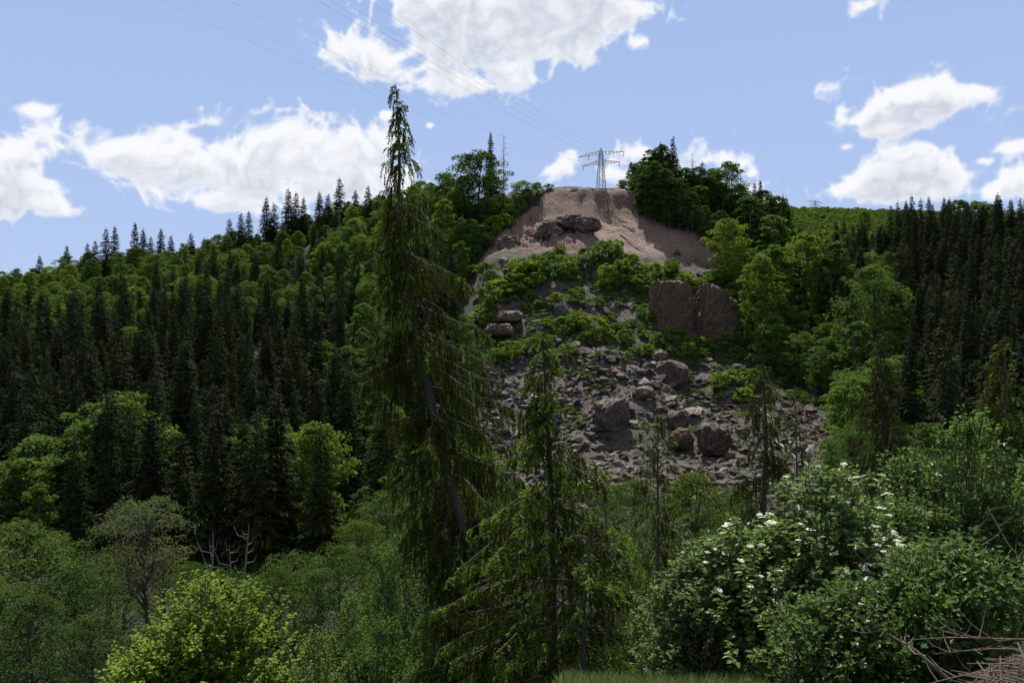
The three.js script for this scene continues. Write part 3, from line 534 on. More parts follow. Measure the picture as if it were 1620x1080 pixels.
function blockShape(seed, w, h, dp, seg, o = {}) {       // a fallen block: bedded, jointed, rough
  const r = rng(seed), g = new THREE.BoxGeometry(w, h, dp, seg, Math.round(seg * h / w), seg), p = g.attributes.position, c = [], q = V(), uv = [], sx = r() * 50;
  for (let i = 0; i < p.count; i++) {
    q.fromBufferAttribute(p, i); const u = q.x / w * 2, v = q.y / h * 2, t = q.z / dp * 2;
    const k = 1 - (o.round ?? 0.14) * (u * u * t * t + u * u * v * v + v * v * t * t) ;
    const topCut = ((o.slope ?? 0) * u - (o.peak ?? 0) * Math.abs(u - 0.1)) * (v > 0 ? v : 0) + 0.3 * fbm(u * 1.6 + sx, t * 1.6, 3, 3) * (v > 0 ? v : 0);
    const bed = 0.035 * vnoise(q.y * 0.9 + sx, u * 1.6, t * 1.6) + 0.025 * vnoise(q.y * 2.3, u * 2.5 + sx, t), joint = -0.28 * Math.exp(-((Math.abs(vnoise(u * 1.9 + sx, 0.4 * v, t * 1.9)) / 0.06) ** 2));
    const s = 1 + (bed + joint) * (o.rough ?? 1) * 0.5 + (o.amp ?? 0.34) * fbm(u * 1.3 + sx, v * 1.3, t * 1.3, 5, 0.6);
    const x = q.x * k * s * (1 - (o.flare ?? 0) * v), y = q.y * k + topCut * h * 0.5, z = q.z * k * s; p.setXYZ(i, x, y, z);
    const n = fbm(x * 0.4 + sx, y * 0.9, z * 0.4, 4) * 0.5 + 0.5, m = 0.75 + 0.5 * n; c.push(m, m * mix(0.94, 1, n), m * mix(0.86, 1, n)); uv.push((x + z * 0.5) * 0.25, y * 0.25);
  }
  g.setAttribute('color', new THREE.Float32BufferAttribute(c, 3)); g.setAttribute('uv', new THREE.Float32BufferAttribute(uv, 2)); g.deleteAttribute('normal'); return g;
}
const blockRock = (r, g, b) => new THREE.MeshStandardMaterial({ color: RGB(r, g, b), vertexColors: true, map: grain, bumpMap: relief, bumpScale: 0.06, roughness: 0.95, flatShading: true });
function block(px, pyTop, pyBase, wpx, d, seed, col, label, o = {}, turn = 0, tilt = 0, name = 'boulder') {
  const w = wpx / F * d, h = (pyBase - pyTop) / F * d, sink = 0.22 * h, x = (px - 810) / F * d, yb = (540 - pyBase) / F * d;
  const m = single(name, blockShape(seed, w * 1.06, h + sink, w * (o.deep ?? 0.8), o.seg ?? 14, o), blockRock(...col), label, 'rock', V(x, yb + (h - sink) / 2, -d)); m.rotation.set(0.04, turn, tilt); bigRocks.push([x, -d, w * 0.55]); return m;
}
block(1063, 448, 524, 60, 258, 611, [0.15, 0.096, 0.06], 'giant brown rock block standing upright in the debris, taller one', { seg: 34, slope: -0.08, peak: 0.03, deep: 0.75, round: 0.04, flare: 0.04, amp: 0.26, rough: 0.5 }, 0.34, 0, 'rock_block');
block(1134, 456, 528, 60, 257, 612, [0.14, 0.089, 0.056], 'giant brown rock block with a sloping shoulder, right one', { seg: 34, slope: -0.26, peak: 0.16, deep: 0.75, round: 0.05, flare: 0.08, amp: 0.3, rough: 0.5 }, 0.2, -0.03, 'rock_block');
block(967, 632, 676, 54, 206, 613, [0.117, 0.092, 0.074], 'large grey-brown boulder with a flat shaded face in the rubble', { rough: 0.3, seg: 18 }, 0.35, 0.12);
block(1062, 572, 606, 48, 232, 614, [0.125, 0.086, 0.064], 'brown boulder at the upper edge of the rubble below the blocks', { rough: 0.6 }, -0.4, -0.2);
block(1072, 650, 674, 32, 206, 615, [0.117, 0.092, 0.072], 'rounded tan boulder right of the large shaded boulder', { rough: 0.4 }, 0.2, 0.1);
block(1130, 672, 712, 44, 198, 616, [0.109, 0.082, 0.058], 'layered block with a grassy top near the foot of the rubble', { slope: -0.12, seg: 18 }, 0.3, 0.05);
block(1078, 678, 704, 34, 200, 617, [0.148, 0.094, 0.062], 'orange-brown boulder next to the layered block', { rough: 0.5 }, 0.7, -0.1);
block(1018, 612, 628, 34, 216, 618, [0.148, 0.121, 0.098], 'low tan boulder above the large shaded boulder', { rough: 0.4 }, -0.3, 0.05);
block(886, 480, 500, 17, 258, 619, [0.140, 0.117, 0.101], 'small upright grey boulder in the upper debris', {}, 0.3, 0.1);
block(806, 492, 506, 38, 256, 620, [0.172, 0.121, 0.094], 'reddish rock hump at the left of the upper debris', { rough: 0.5 }, 0.2, 0.02);
block(790, 512, 528, 40, 250, 621, [0.172, 0.117, 0.090], 'reddish lower rock hump behind the tall spruce', { rough: 0.5 }, -0.2, 0);
block(1042, 556, 572, 26, 238, 622, [0.117, 0.094, 0.078], 'dark small block between shrubs below the giant blocks', {}, 0.2, 0.2);
block(900, 340, 358, 44, 306, 623, [0.156, 0.109, 0.086], 'dark rock ledge bulging out of the reddish scar', { rough: 1.4, seg: 28, deep: 0.6, round: 0.26, amp: 0.75 }, 0.1, 0.04, 'rock_outcrop');
block(928, 344, 366, 36, 304, 624, [0.148, 0.105, 0.082], 'overhanging rock nose at the lower end of the scar ledge', { rough: 1.4, seg: 26, deep: 0.6, round: 0.26, amp: 0.75 }, -0.2, -0.12, 'rock_outcrop');
block(868, 350, 380, 36, 302, 625, [0.164, 0.117, 0.092], 'broken rock step on the left side of the scar', { rough: 1.5, seg: 26, deep: 0.6, round: 0.26, amp: 0.8 }, 0.3, 0.1, 'rock_outcrop');
block(806, 372, 400, 30, 297, 626, [0.156, 0.109, 0.086], 'crumbling rock rib at the lower left corner of the scar', { rough: 1.5, seg: 26, deep: 0.6, round: 0.26, amp: 0.8 }, 0.3, 0.1, 'rock_outcrop');
// pale tilted slabs
for (const [px, py, d, w, tilt, label] of [[1100, 630, 214, 42, -0.16, 'wide pale slab tilted on the rubble'], [1113, 614, 219, 34, -0.55, 'pale slab leaning steeply above the wide slab'], [1062, 616, 219, 22, 0.2, 'small pale slab near the centre of the rubble'], [1000, 650, 206, 26, -0.25, 'pale slab lying against the large shaded boulder'], [918, 628, 214, 14, 0.5, 'bright small slab standing on edge left of the large boulder']]) {
  const g = ground(px, d); const o = single('rock_slab', rockShape(700 + px, w / F * d / 2, w / F * d * 0.07, w / F * d * 0.3, 14), STONES[5], label, 'rock', V(g.x, g.y + w / F * d * 0.16, g.z)); o.rotation.set(0.5, 0.3, tilt); bigRocks.push([g.x, g.z, w / F * d * 0.4]);
}
{
  const r = rng(8181), list = [];
  for (let tries = 0; tries < 160000 && list.length < 14000; tries++) {
    const px = mix(700, 1322, r()), d = mix(158, 286, Math.pow(r(), 1.1)), p = rocky(px, d) * mix(0.3, 1, smooth(-0.3, 0.12, fbm((px - 810) / F * d / 11, d / 11, 21, 3))); if (r() > p) continue;
    const x = (px - 810) / F * d, z = -d, s = 0.2 + 0.45 * r() + 4.2 * Math.pow(r(), 10) + 1.3 * Math.pow(r(), 3.4);
    if (bigRocks.some(([a, b, w]) => (a - x) ** 2 + (b - z) ** 2 < w * w)) continue;
    list.push({ x, z, s, k: Math.floor(r() * 12), m: Math.floor(Math.pow(r(), 1.7) * 6), e: [(r() - 0.5) * 0.9, r() * 6.28, (r() - 0.5) * 0.9], px });
  }
  list.sort((a, b) => b.s - a.s);
  const m4 = new THREE.Matrix4(), rest = new Map();
  list.forEach((q, i) => {
    const y = H(q.x, q.z) - q.s * 0.02;
    if (i < 280) {
      const where = q.z < -245 ? 'on the grassy upper debris' : q.z < -215 ? 'in the middle of the rubble field' : q.px > 1150 ? 'at the right foot of the rubble field' : 'in the lower rubble field';
      const o = single('rock', ROCKS[q.k], STONES[q.m], `${q.s > 2.4 ? 'big ' : ''}${['brown-grey', 'light brown-grey', 'dark grey', 'pale grey', 'rusty brown', 'whitish'][q.m]} ${q.k % 3 === 2 ? 'flat slab' : 'angular rock'} ${where}, ${q.px < 880 ? 'behind the middle spruce' : q.px < 960 ? 'left of the large boulder' : q.px < 1040 ? 'around the large boulder' : q.px < 1100 ? 'by the tan boulder' : q.px < 1180 ? 'by the layered block' : 'toward the right edge'}`.split(' ').filter((w, i, A) => A.length < 17 || w !== 'the').join(' ').replace(' in middle of rubble field', ' amid the rubble'), 'rock', V(q.x, y, q.z), `loose rocks ${where}`);
      o.scale.setScalar(q.s); o.rotation.set(...q.e);
    } else { const key = q.k + '_' + q.m; if (!rest.has(key)) rest.set(key, []); rest.get(key).push([q, y]); }
  });
  const rub = new THREE.Group(); rub.name = 'rubble'; rub.userData = { kind: 'stuff', label: 'loose grey rubble spread over the landslide', category: 'rubble' }; scene.add(rub);
  const e = new THREE.Euler(), qt = new THREE.Quaternion();
  for (const [key, l] of rest) { const [k, m] = key.split('_').map(Number), im = new THREE.InstancedMesh(ROCKS[k], STONES[m], l.length); im.name = 'stones'; im.castShadow = im.receiveShadow = true; l.forEach(([q, y], i) => im.setMatrixAt(i, m4.compose(V(q.x, y, q.z), qt.setFromEuler(e.set(...q.e)), V(q.s, q.s, q.s)))); rub.add(im); }
}
{
  const r = rng(606), shrubs = [];
  const spots = [[790, 470, 34], [815, 458, 30], [840, 446, 36], [775, 486, 18], [868, 430, 30], [900, 436, 22], [930, 412, 26], [958, 404, 24], [975, 396, 20], [1000, 424, 22], [850, 424, 26], [880, 478, 19], [915, 474, 24], [962, 448, 28], [985, 436, 24], [1010, 452, 24], [1036, 440, 24], [1064, 428, 20], [1082, 446, 22], [1104, 452, 18], [1122, 448, 18], [890, 520, 24], [912, 516, 26], [942, 524, 24], [962, 534, 20], [990, 538, 20], [868, 540, 20], [842, 550, 26], [806, 558, 28], [784, 566, 22], [1044, 542, 16], [1090, 556, 20], [1108, 556, 14], [1024, 556, 16], [1140, 610, 26], [1160, 600, 22], [1178, 630, 22], [1006, 556, 18], [930, 540, 22], [760, 500, 22], [1150, 476, 20], [1172, 500, 18], [1180, 540, 20], [948, 478, 16], [1062, 556, 14], [900, 560, 18], [870, 566, 20], [990, 412, 16], [895, 418, 22], [820, 430, 24], [770, 440, 24], [1040, 538, 16], [1062, 536, 14], [1088, 540, 15], [1110, 540, 14], [1150, 540, 18], [1170, 536, 18], [1130, 446, 18], [1160, 462, 16]];
  const depthAt = (px, py) => { for (let d = 176; d < 334; d += 0.5) { const g = ground(px, d); if (540 - g.y * F / d <= py) return d; } return 300; };
  for (const [px, py, w] of spots) shrubs.push([px, depthAt(px, py + 8), w]);
  for (let k = 0; k < 120; k++) { const px = mix(735, 1190, r()), py = mix(402, 575, r()); const n = fbm(px / 40, py / 26, 3, 2); if (n < -0.06 + (py > 470 && py < 500 ? 0.3 : 0)) continue; shrubs.push([px, depthAt(px, py), 5 + 9 * r()]); }
  for (let k = 0; k < 26; k++) { const px = mix(1150, 1290, r()), py = mix(560, 650, r()); shrubs.push([px + (py - 560) * 0.4, depthAt(px, py), 7 + 9 * r()]); }
  for (let k = 0; k < 34; k++) { const px = mix(800, 1180, r()), py = mix(580, 730, r()); if (fbm(px / 50, py / 30, 9, 2) < 0.02) continue; shrubs.push([px, depthAt(px, py), 3.5 + 4 * r()]); }
  for (const [px, d, w] of [[835, 327, 16], [850, 330, 14], [868, 333, 10], [822, 322, 14], [1000, 334, 14], [985, 336, 10], [1015, 326, 16], [905, 315, 5], [935, 307, 6], [752, 297, 20], [768, 302, 22], [782, 308, 20], [796, 312, 20], [808, 317, 18], [745, 304, 24], [760, 311, 24], [776, 318, 22], [792, 322, 22], [730, 292, 20], [1030, 328, 18], [1050, 324, 20], [1075, 319, 20], [1098, 314, 20], [1120, 306, 20], [1140, 300, 18]]) shrubs.push([px, d, w]);
  for (const [px, d, w] of shrubs) {
    if (bigRocks.some(([a, b, q]) => (a - (px - 810) / F * d) ** 2 + (b + d) ** 2 < q * q * 0.45)) continue;
    const g = ground(px, d, 0.15), s = w / F * d / 2.9, hh = 0.72 + 0.4 * r(), tint = [0, 1, 1, 3, 4, 0][Math.floor(r() * 6)], tn = ['mid-green', 'light green', '', 'yellow-green', 'fresh green'][tint];
    const where = d > 318 ? 'on the rim of the scar' : d > 268 ? 'on the green terrace below the scar' : d > 238 ? 'in the green band across the debris' : 'beside the lower rubble';
    const o = thing('shrub', `${w > 20 ? 'large' : w > 11 ? 'middling' : 'small'} ${tn} shrub ${where}, ${px < 830 ? 'beside the tall spruce' : px < 900 ? 'left of centre' : px < 970 ? 'near the centre' : px < 1040 ? 'left of the giant blocks' : px < 1110 ? 'next to the giant blocks' : 'right of the blocks'}`, 'shrub', g, `shrubs ${where}`), q = G.shrub[Math.floor(r() * 5)];
    mesh('stems', q.trunk, M.bark, o); mesh('crown', q.crown, M.leaf[tint], o); o.scale.set(s, s * hh, s); o.rotation.y = r() * 6.28;
  }
  // low herbs and grass between them
  const C = new GB(), rr = rng(12), d0 = V();
  for (let k = 0; k < 90; k++) { const a = rr() * 6.28, l = 0.25 + 0.3 * rr(); d0.set(Math.cos(a) * l * 0.7, l, Math.sin(a) * l * 0.7); C.leaf(V((rr() - 0.5) * 1.1, 0, (rr() - 0.5) * 1.1), d0.clone(), V(-Math.sin(a) * 0.09, 0, Math.cos(a) * 0.09), V(0, 0.02, 0), vary([0.085, 0.125, 0.035], rr, 0.3)); }
  const tuft = C.build(), spotsT = [];
  for (let k = 0; k < 30000 && spotsT.length < 3200; k++) { const px = mix(715, 1250, rr()), d = mix(205, 286, rr()), x = (px - 810) / F * d; if (!inSlip(px, d)) continue; const n = fbm(x / 8, -d / 8, 31, 4) * 0.5 + 0.5 + 0.10 * smooth(230, 252, d) - 0.08; if (n < 0.5 + 0.12 * rr()) continue; spotsT.push([V(x, H(x, -d), -d), 0.6 + 0.9 * rr()]); }
  const im = new THREE.InstancedMesh(tuft, M.leaf[0], spotsT.length), m4 = new THREE.Matrix4(), qt = new THREE.Quaternion(); im.name = 'ground_cover'; im.userData = { kind: 'stuff', label: 'patchy low grass and herbs on the debris', category: 'ground cover' };
  spotsT.forEach(([p, s], i) => im.setMatrixAt(i, m4.compose(p, qt.setFromAxisAngle(V(0, 1, 0), i * 1.7), V(s, s, s)))); im.castShadow = im.receiveShadow = true; scene.add(im);
  // fallen trunks
  for (const [x0, y0, x1, y1, label] of [[982, 372, 1026, 402, 'thin fallen trunk slanting down the shaded end of the scar'], [868, 556, 900, 572, 'pale fallen log in the debris behind the small spruce'], [1172, 520, 1200, 534, 'broken pale log right of the giant blocks'], [1190, 640, 1225, 668, 'bleached log lying at the right rubble edge'], [1226, 700, 1270, 738, 'long bleached log low on the right rubble'], [1000, 446, 1020, 470, 'twisted bare root wad under the terrace shrubs'], [936, 556, 946, 570, 'short bleached stump in the debris'], [930, 684, 960, 676, 'broken log below the large shaded boulder']]) {
    const a = ground(x0, depthAt(x0, y0), -0.25), b = ground(x1, depthAt(x1, y1), -0.3), g = new GB(); g.tube([a, a.clone().lerp(b, 0.5).add(V(0, 0.25, 0)), b], [0.3, 0.26, 0.14], 7, BARK);
    for (let k = 0; k < 7; k++) { const p = a.clone().lerp(b, 0.3 + 0.7 * r()); g.tube([p, p.clone().add(V((r() - 0.5) * 2.4, 0.3 + 0.9 * r(), (r() - 0.5) * 2))], [0.07, 0.02], 4, BARK); }
    single('fallen_log', g.build(true), M.deadWood, label, 'log', V(0, 0, 0));
  }
}
console.log('landslide ready');

// ------------------------------------------------------------------ pylons and cables
function pylon(px, d, pyTop, pyBase, armPx, label) {
  const base = ground(px, d), s = 1, h = (540 - pyTop) / F * d - base.y, o = thing('power_pylon', label, 'pylon', base), W = 1.55, wTop = 0.6;
  const half = (y) => mix(W, wTop, Math.min(1, y / (h * 0.92))) / 1, bar = (g, a, b, r) => g.tube([a, b], [r, r], 4, BARK);
  const y0 = (540 - pyBase) / F * d - base.y;
  for (const [sx, sz] of [[-1, -1], [1, -1], [1, 1], [-1, 1]]) { const g = new GB(); bar(g, V(sx * W, -0.5, sz * W), V(sx * wTop, h * 0.92, sz * wTop), 0.13); bar(g, V(sx * wTop, h * 0.92, sz * wTop), V(0, h, 0), 0.1); mesh('leg', g.build(true), M.steel, o); }
  const g = new GB(); for (let k = 0, y = 0; y < h * 0.9; k++) { const st = half(y) * 1.25 + 0.7, y2 = Math.min(h * 0.92, y + st), a = half(y), b = half(y2); for (let f = 0; f < 4; f++) { const c = Math.cos(f * Math.PI / 2), n = Math.sin(f * Math.PI / 2), P = (u, w, yy) => V(u * c - w * n, yy, u * n + w * c); bar(g, P(-a, a, y), P(b, b, y2), 0.065); bar(g, P(a, a, y), P(-b, b, y2), 0.065); bar(g, P(-b, b, y2), P(b, b, y2), 0.06); } y = y2; }
  mesh('lattice', g.build(true), M.steel, o);
  const tips = [];
  armPx.forEach(([frac, reach, hang]) => {
    const y = h * frac, a = new GB(), w = half(y);
    for (const sx of [-1, 1]) {
      const tip = V(sx * reach, y + 0.1, 0);
      for (const sz of [-1, 1]) { bar(a, V(sx * w, y, sz * w), tip, 0.11); bar(a, V(sx * w, y + 1.7, sz * w), tip, 0.09); for (let k = 1; k < 6; k++) { const t = k / 6, t2 = (k - 0.5) / 6, p = V(sx * w, y, sz * w).lerp(tip, t), q = V(sx * w, y + 1.7, sz * w).lerp(tip, t2), q2 = V(sx * w, y + 1.7, sz * w).lerp(tip, t); bar(a, p, q, 0.06); bar(a, p, q2, 0.06); if (sz > 0) bar(a, p, V(p.x, p.y, -p.z), 0.06); } }
    }
    mesh('cross_arm', a.build(true), M.steel, o);
    for (const f of hang) { const i = new GB(); i.tube([V(reach * f, y, 0), V(reach * f, y - 1.9, 0)], [0.11, 0.11], 6, BARK); mesh('insulator', i.build(true), M.insulator, o); tips.push([reach * f, y - 1.9]); }
  });
  tips.push([0, h]);
  return { o, tips, base };
}
{
  const A = pylon(951, 338, 234, 298, [[0.84, 10.4, [-0.97, -0.55, 0.55, 0.97]], [0.6, 8.6, [-0.95, 0.95]]], 'steel lattice power pylon with two crossarms above the scar');
  A.o.rotation.y = -0.5; A.o.updateMatrixWorld(true);
  const B = pylon(1290, 905, 317, 345, [[0.9, 13, []], [0.72, 10, []]], 'tiny pylon top peeping over the far wooded ridge'); B.o.rotation.y = 0.5;
  const c = Math.cos(-0.5), s = Math.sin(-0.5);
  A.tips.forEach(([x, y], k) => {
    const p = A.o.localToWorld(V(x, y, 0)), lo = p.clone().add(V(-215 + x * 1.5, 8, 480 + x * 0.3)), g = new GB(), pts = [], rad = [];
    for (let i = 0; i <= 60; i++) { const t = i / 60, sag = 4 * t * (1 - t) * (k === A.tips.length - 1 ? 12 : 15); pts.push(p.clone().lerp(lo, t).add(V(0, -sag, 0))); rad.push(0.022); }
    g.tube(pts, rad, 5, BARK);
    single('power_cable', g.build(true), M.cable, k === A.tips.length - 1 ? 'thin earth wire running from the pylon tip up over the valley' : y > 20 ? 'power cable from the upper crossarm sagging across the sky' : 'power cable from the lower crossarm sagging across the sky', 'cable', V(0, 0, 0), 'cables of the power line');
  });
}

// ------------------------------------------------------------------ valley trees in the middle distance
{
  const r = rng(3111);
  const alder = (px, py, d, tint, wide, label, k) => { const g = ground(px, d, 0.3), h = (540 - py) / F * d - g.y, s = h / 16; return addTree('alder_tree', label, 'tree', G.alder[k ?? Math.floor(r() * 4)], M.bark, M.leaf[tint], g, s, s * wide, r() * 6.28); };
  for (const a of [
    [22, 808, 64, 0, 1.25, 'broad alder with fine leaves at the left picture edge'], [78, 838, 70, 4, 1.1, 'alder filling the gap beside the edge alder'], [118, 880, 60, 2, 1.0, 'lower dull alder in front of the edge alders'],
    [50, 930, 52, 2, 1.0, 'shaded alder low in the left corner'], [-20, 900, 56, 0, 1.2, 'alder half cut by the left picture edge'], [150, 960, 50, 2, 1.0, 'dim alder low beside the bright maple'],
    [176, 868, 82, 1, 1.2, 'yellow-green round tree behind the airy trees'], [262, 870, 84, 1, 1.1, 'second yellow-green round tree behind the airy trees'], [306, 880, 78, 4, 0.8, 'thin sapling left of the dead snags'],
    [348, 888, 76, 2, 1.0, 'dull green thicket tree below the dead snags'], [392, 900, 80, 2, 1.0, 'low thicket tree at the foot of the forked snag'], [440, 884, 74, 4, 0.9, 'leafy tree right of the forked snag'],
    [464, 862, 78, 0, 1.1, 'rounded alder between the snags and the tall spruce'], [505, 890, 70, 4, 1.0, 'alder with a thin trunk left of the tall spruce'], [536, 850, 74, 4, 0.9, 'narrow alder beside the lower left side of the tall spruce'],
    [575, 812, 88, 1, 1.0, 'light green tree glowing behind the lower spruce branches'], [612, 770, 96, 0, 1.1, 'leafy tree behind the trunk of the tall spruce'], [650, 740, 104, 4, 1.1, 'tall leafy tree hidden behind the leaning spruce'],
    [700, 720, 110, 0, 1.0, 'leafy valley tree between the two tall spruces'], [760, 745, 106, 1, 1.1, 'leafy tree at the left rubble foot'], [815, 770, 100, 0, 1.0, 'leafy tree behind the middle spruce'],
    [905, 752, 104, 1, 0.9, 'small leafy tree below the rubble right of the middle spruce'], [960, 756, 100, 0, 1.0, 'leafy tree at the rubble foot'], [1005, 742, 106, 1, 0.8, 'sparse yellow-green tree at the rubble foot'],
    [1098, 728, 60, 1, 0.72, 'bright green tree with a rounded top before the rubble'], [1152, 750, 68, 0, 0.8, 'smaller green tree right of the rounded bright tree'], [1060, 770, 58, 0, 0.8, 'leafy tree left of the rounded bright tree'],
    [1275, 775, 100, 0, 0.8, 'leafy tree behind the dark ragged spruce'], [1340, 730, 92, 4, 0.8, 'leafy tree between the right-hand spruces'], [1430, 690, 80, 0, 1.0, 'olive leafy tree behind the flowering bushes'], [1362, 650, 120, 4, 0.8, 'leafy tree at the right foot of the debris'], [1475, 700, 96, 2, 1.0, 'dim leafy tree in the shade of the right slope'], [1540, 690, 90, 2, 1.0, 'dark leafy tree behind the right bush'],
  ]) alder(...a);
  // the two airy trees with bare stems
  const airy = broadleaf(901, { h: 20, w: 4.3, base: 0.58, belly: 0.4, point: 0.8, leaf: 0.2, wide: 0.33, clumps: 105, leaves: 44, limb: 3, rc: 0.17, color: [0.08, 0.105, 0.034] });
  for (const [px, py, d, w, label] of [[234, 778, 70, 0.9, 'airy pale tree with a straight bare stem in the valley'], [186, 790, 72, 0.85, 'airy pale tree with a leaning forked stem in the valley']]) { const g = ground(px, d, 0.3), h = (540 - py) / F * d - g.y; const o = addTree('willow_tree', label, 'tree', airy, M.bark, M.leaf[0], g, h / 20, h / 20 * w, px); if (px < 200) o.rotation.z = 0.05; }
  // dead snags
  for (const [px, py, d, label, seed] of [[388, 828, 84, 'forked bare grey snag against the dark slope', 41], [331, 838, 88, 'thin broken snag left of the forked one', 42], [360, 862, 86, 'short tangled snag between the two taller snags', 43]]) {
    const q = rng(seed), g = ground(px, d, 0.3), h = (540 - py) / F * d - g.y, G1 = new GB(), P = (t) => V(Math.sin(t * 4 + seed) * 0.35, h * t, Math.cos(t * 3) * 0.2), o = thing('dead_snag', label, 'dead tree', g);
    G1.tube([0, 0.25, 0.5, 0.75, 0.9, 1].map(P), [0.2, 0.18, 0.15, 0.11, 0.06, 0.02], 7, BARK); mesh('trunk', G1.build(true), M.greyWood, o);
    const G2 = new GB(); for (let k = 0; k < 9; k++) { const t = 0.62 + 0.33 * q(), b = P(t), a = q() * 6.28, l = 0.8 + 1.6 * q(); const m1 = b.clone().add(V(Math.cos(a) * l * 0.6, l * 0.15, Math.sin(a) * l * 0.3)); G2.tube([b, m1, m1.clone().add(V(Math.cos(a) * l * 0.25, l * 0.6, 0))], [0.06, 0.04, 0.012], 5, BARK); } mesh('branches', G2.build(true), M.greyWood, o);
  }
}

// ------------------------------------------------------------------ the near spruces with their hanging twigs
function needleSpruce(o) {            // o.path: trunk points relative to the base, o.reach(m below the top) -> branch length
  const r = rng(o.seed), T = new GB(), C = new GB(), curve = new THREE.CatmullRomCurve3(o.path), Lt = curve.getLength(), n = 44, pts = [], rad = [];
  for (let k = 0; k <= n; k++) { const t = k / n; pts.push(curve.getPointAt(t)); rad.push(o.r0 * Math.pow(1 - t, 0.85) * (1 + 0.08 * vnoise(k * 0.9, o.seed)) + 0.008); }
  T.tube(pts, rad, 9, BARK);
  const p = V(), b = V(), d = V(), s = V(), e = V(), f = V(), tmp = V();
  const twig = (start, dir, l, col, bare) => {
    // dir: first run of the twig; then it hangs
    const seg = Math.max(2, Math.round(l / 0.11)); let q = start.clone(), v = dir.clone();
    const w = 0.006;
    for (let k = 0; k < seg; k++) {
      const st = l / seg; v.addScaledVector(V(0, -1, 0), 0.95).addScaledVector(onUnit(r, tmp), 0.12).normalize(); const q2 = q.clone().addScaledVector(v, st);
      s.crossVectors(v, onUnit(r, tmp)).normalize().multiplyScalar(w * (1.3 - k / seg)); C.tri(q.clone().add(s), q.clone().sub(s), q2, bare ? o.dead : o.wood);
      if (!bare) { const m = Math.round(st / o.needle * (0.8 + 0.4 * r())); for (let j = 0; j < m; j++) { b.copy(q).lerp(q2, (j + r()) / m); d.copy(v).multiplyScalar(0.75).addScaledVector(onUnit(r, tmp), 0.8).normalize(); s.crossVectors(d, onUnit(r, f)).normalize().multiplyScalar(o.nw * (0.7 + 0.6 * r())); const L = o.nl * (0.7 + 0.6 * r()); const a = C.v(b.x + s.x, b.y + s.y, b.z + s.z, col), c = C.v(b.x - s.x, b.y - s.y, b.z - s.z, col), g = C.v(b.x + d.x * L, b.y + d.y * L, b.z + d.z * L, col); C.t(a, c, g); } }
      q = q2;
    }
  };
  for (let m = 0.12; m < Lt * o.depth;) {
    const t = 1 - m / Lt; curve.getPointAt(clamp(t), p);
    const a = r() * 6.283, L = o.reach(m, a) * (0.55 + 0.65 * r()), ox = Math.cos(a), oz = Math.sin(a), young = smooth(2.6, 0.3, m), rise = mix(o.rise, 0.35, young), fall = mix(o.fall, 0.3, young), hook = mix(0.26, 0.1, young), curl = (r() - 0.5) * 0.5;
    const w1 = r() * 6.28, w2 = 0.035 + 0.03 * r(), P = (u) => V(p.x + L * (ox * u - oz * (curl * u * u + w2 * Math.sin(u * 9 + w1))), p.y + L * (rise * u - fall * u * u + hook * u * u * u + w2 * 0.8 * Math.sin(u * 7 + w1 * 2) * u), p.z + L * (oz * u + ox * (curl * u * u + w2 * Math.sin(u * 9 + w1))));
    const rb = 0.004 + 0.0055 * L, us = [0, 0.2, 0.4, 0.6, 0.8, 1];
    T.tube(us.map(P), us.map((u) => rb * (1 - 0.85 * u) + 0.003), 4, BARK);
    const bareBranch = r() < o.bare * smooth(1, 5, m), fresh = r() < 0.5;
    const nt = Math.round(L * o.twigs * mix(o.thin ?? 1, 1, smooth(1.5, 7, m)) * (0.55 + 0.8 * r()));
    for (let k = 0; k < nt; k++) {
      const u = 0.10 + 0.90 * Math.pow(r(), 0.8), side = r() < 0.5 ? -1 : 1; const q = P(u);
      d.set(-oz * side * 0.8 + ox * 0.5, -0.1 + 0.25 * r(), oz * 0.5 + ox * side * 0.8).normalize();
      const l = o.hang * (0.25 + 0.9 * r()) * (1 - 0.45 * u) * mix(1, 0.55, young) + 0.05;
      const lit = r() < o.fresh * (fresh ? 1.5 : 0.4) * (0.35 + u);
      twig(q, d, lit ? l * 0.7 : l, vary(lit ? o.young : o.old, r, 0.3), bareBranch ? r() < 0.85 : r() < 0.1);
    }
    // the leading shoot
    d.set(ox, 0.35, oz); twig(P(0.97), d.normalize(), 0.12 + 0.1 * L, vary(r() < o.fresh * 2 ? o.young : o.old, r, 0.3), false);
    m += o.step * (0.5 + r()) * (m < 2 ? 0.8 : 1) * mix(o.gap ?? 1, 1, smooth(1, 6, m)); if (r() < 0.06) m += 0.22 * r() * (o.gap ?? 0);
  }
  for (let k = 0; k < 14; k++) { const q = curve.getPointAt(1 - r() * 0.03), a = r() * 6.28; twig(q, V(Math.cos(a), 1.5, Math.sin(a)).normalize(), 0.12, vary(o.old, r, 0.3), false); }
  return { trunk: T.build(true), crown: C.build() };
}
const NEEDLE = { old: [0.042, 0.058, 0.009], young: [0.125, 0.2, 0.018], wood: [0.03, 0.026, 0.018], dead: [0.075, 0.06, 0.048], needle: 0.02, nl: 0.075, nw: 0.017, step: 0.11, twigs: 22, hang: 0.55, fresh: 0.22, bare: 0.15, rise: -0.12, fall: 0.5, r0: 0.19, depth: 0.93 };
function nearSpruce(d, px, top, label, o) {            // px of the base, [px, py] list for the trunk from below the frame to the top
  const base = ground(px, d, 0.3), path = [V(0, 0, 0), ...top.map(([x, y, dz = 0]) => at(x, y, d).sub(base).add(V(0, 0, dz)))];
  const g = needleSpruce({ ...NEEDLE, ...o, path }), t = thing('near_spruce_tree', label, 'tree', base); mesh('trunk', g.trunk, M.bark, t); mesh('crown', g.crown, M.hero, t); return t;
}
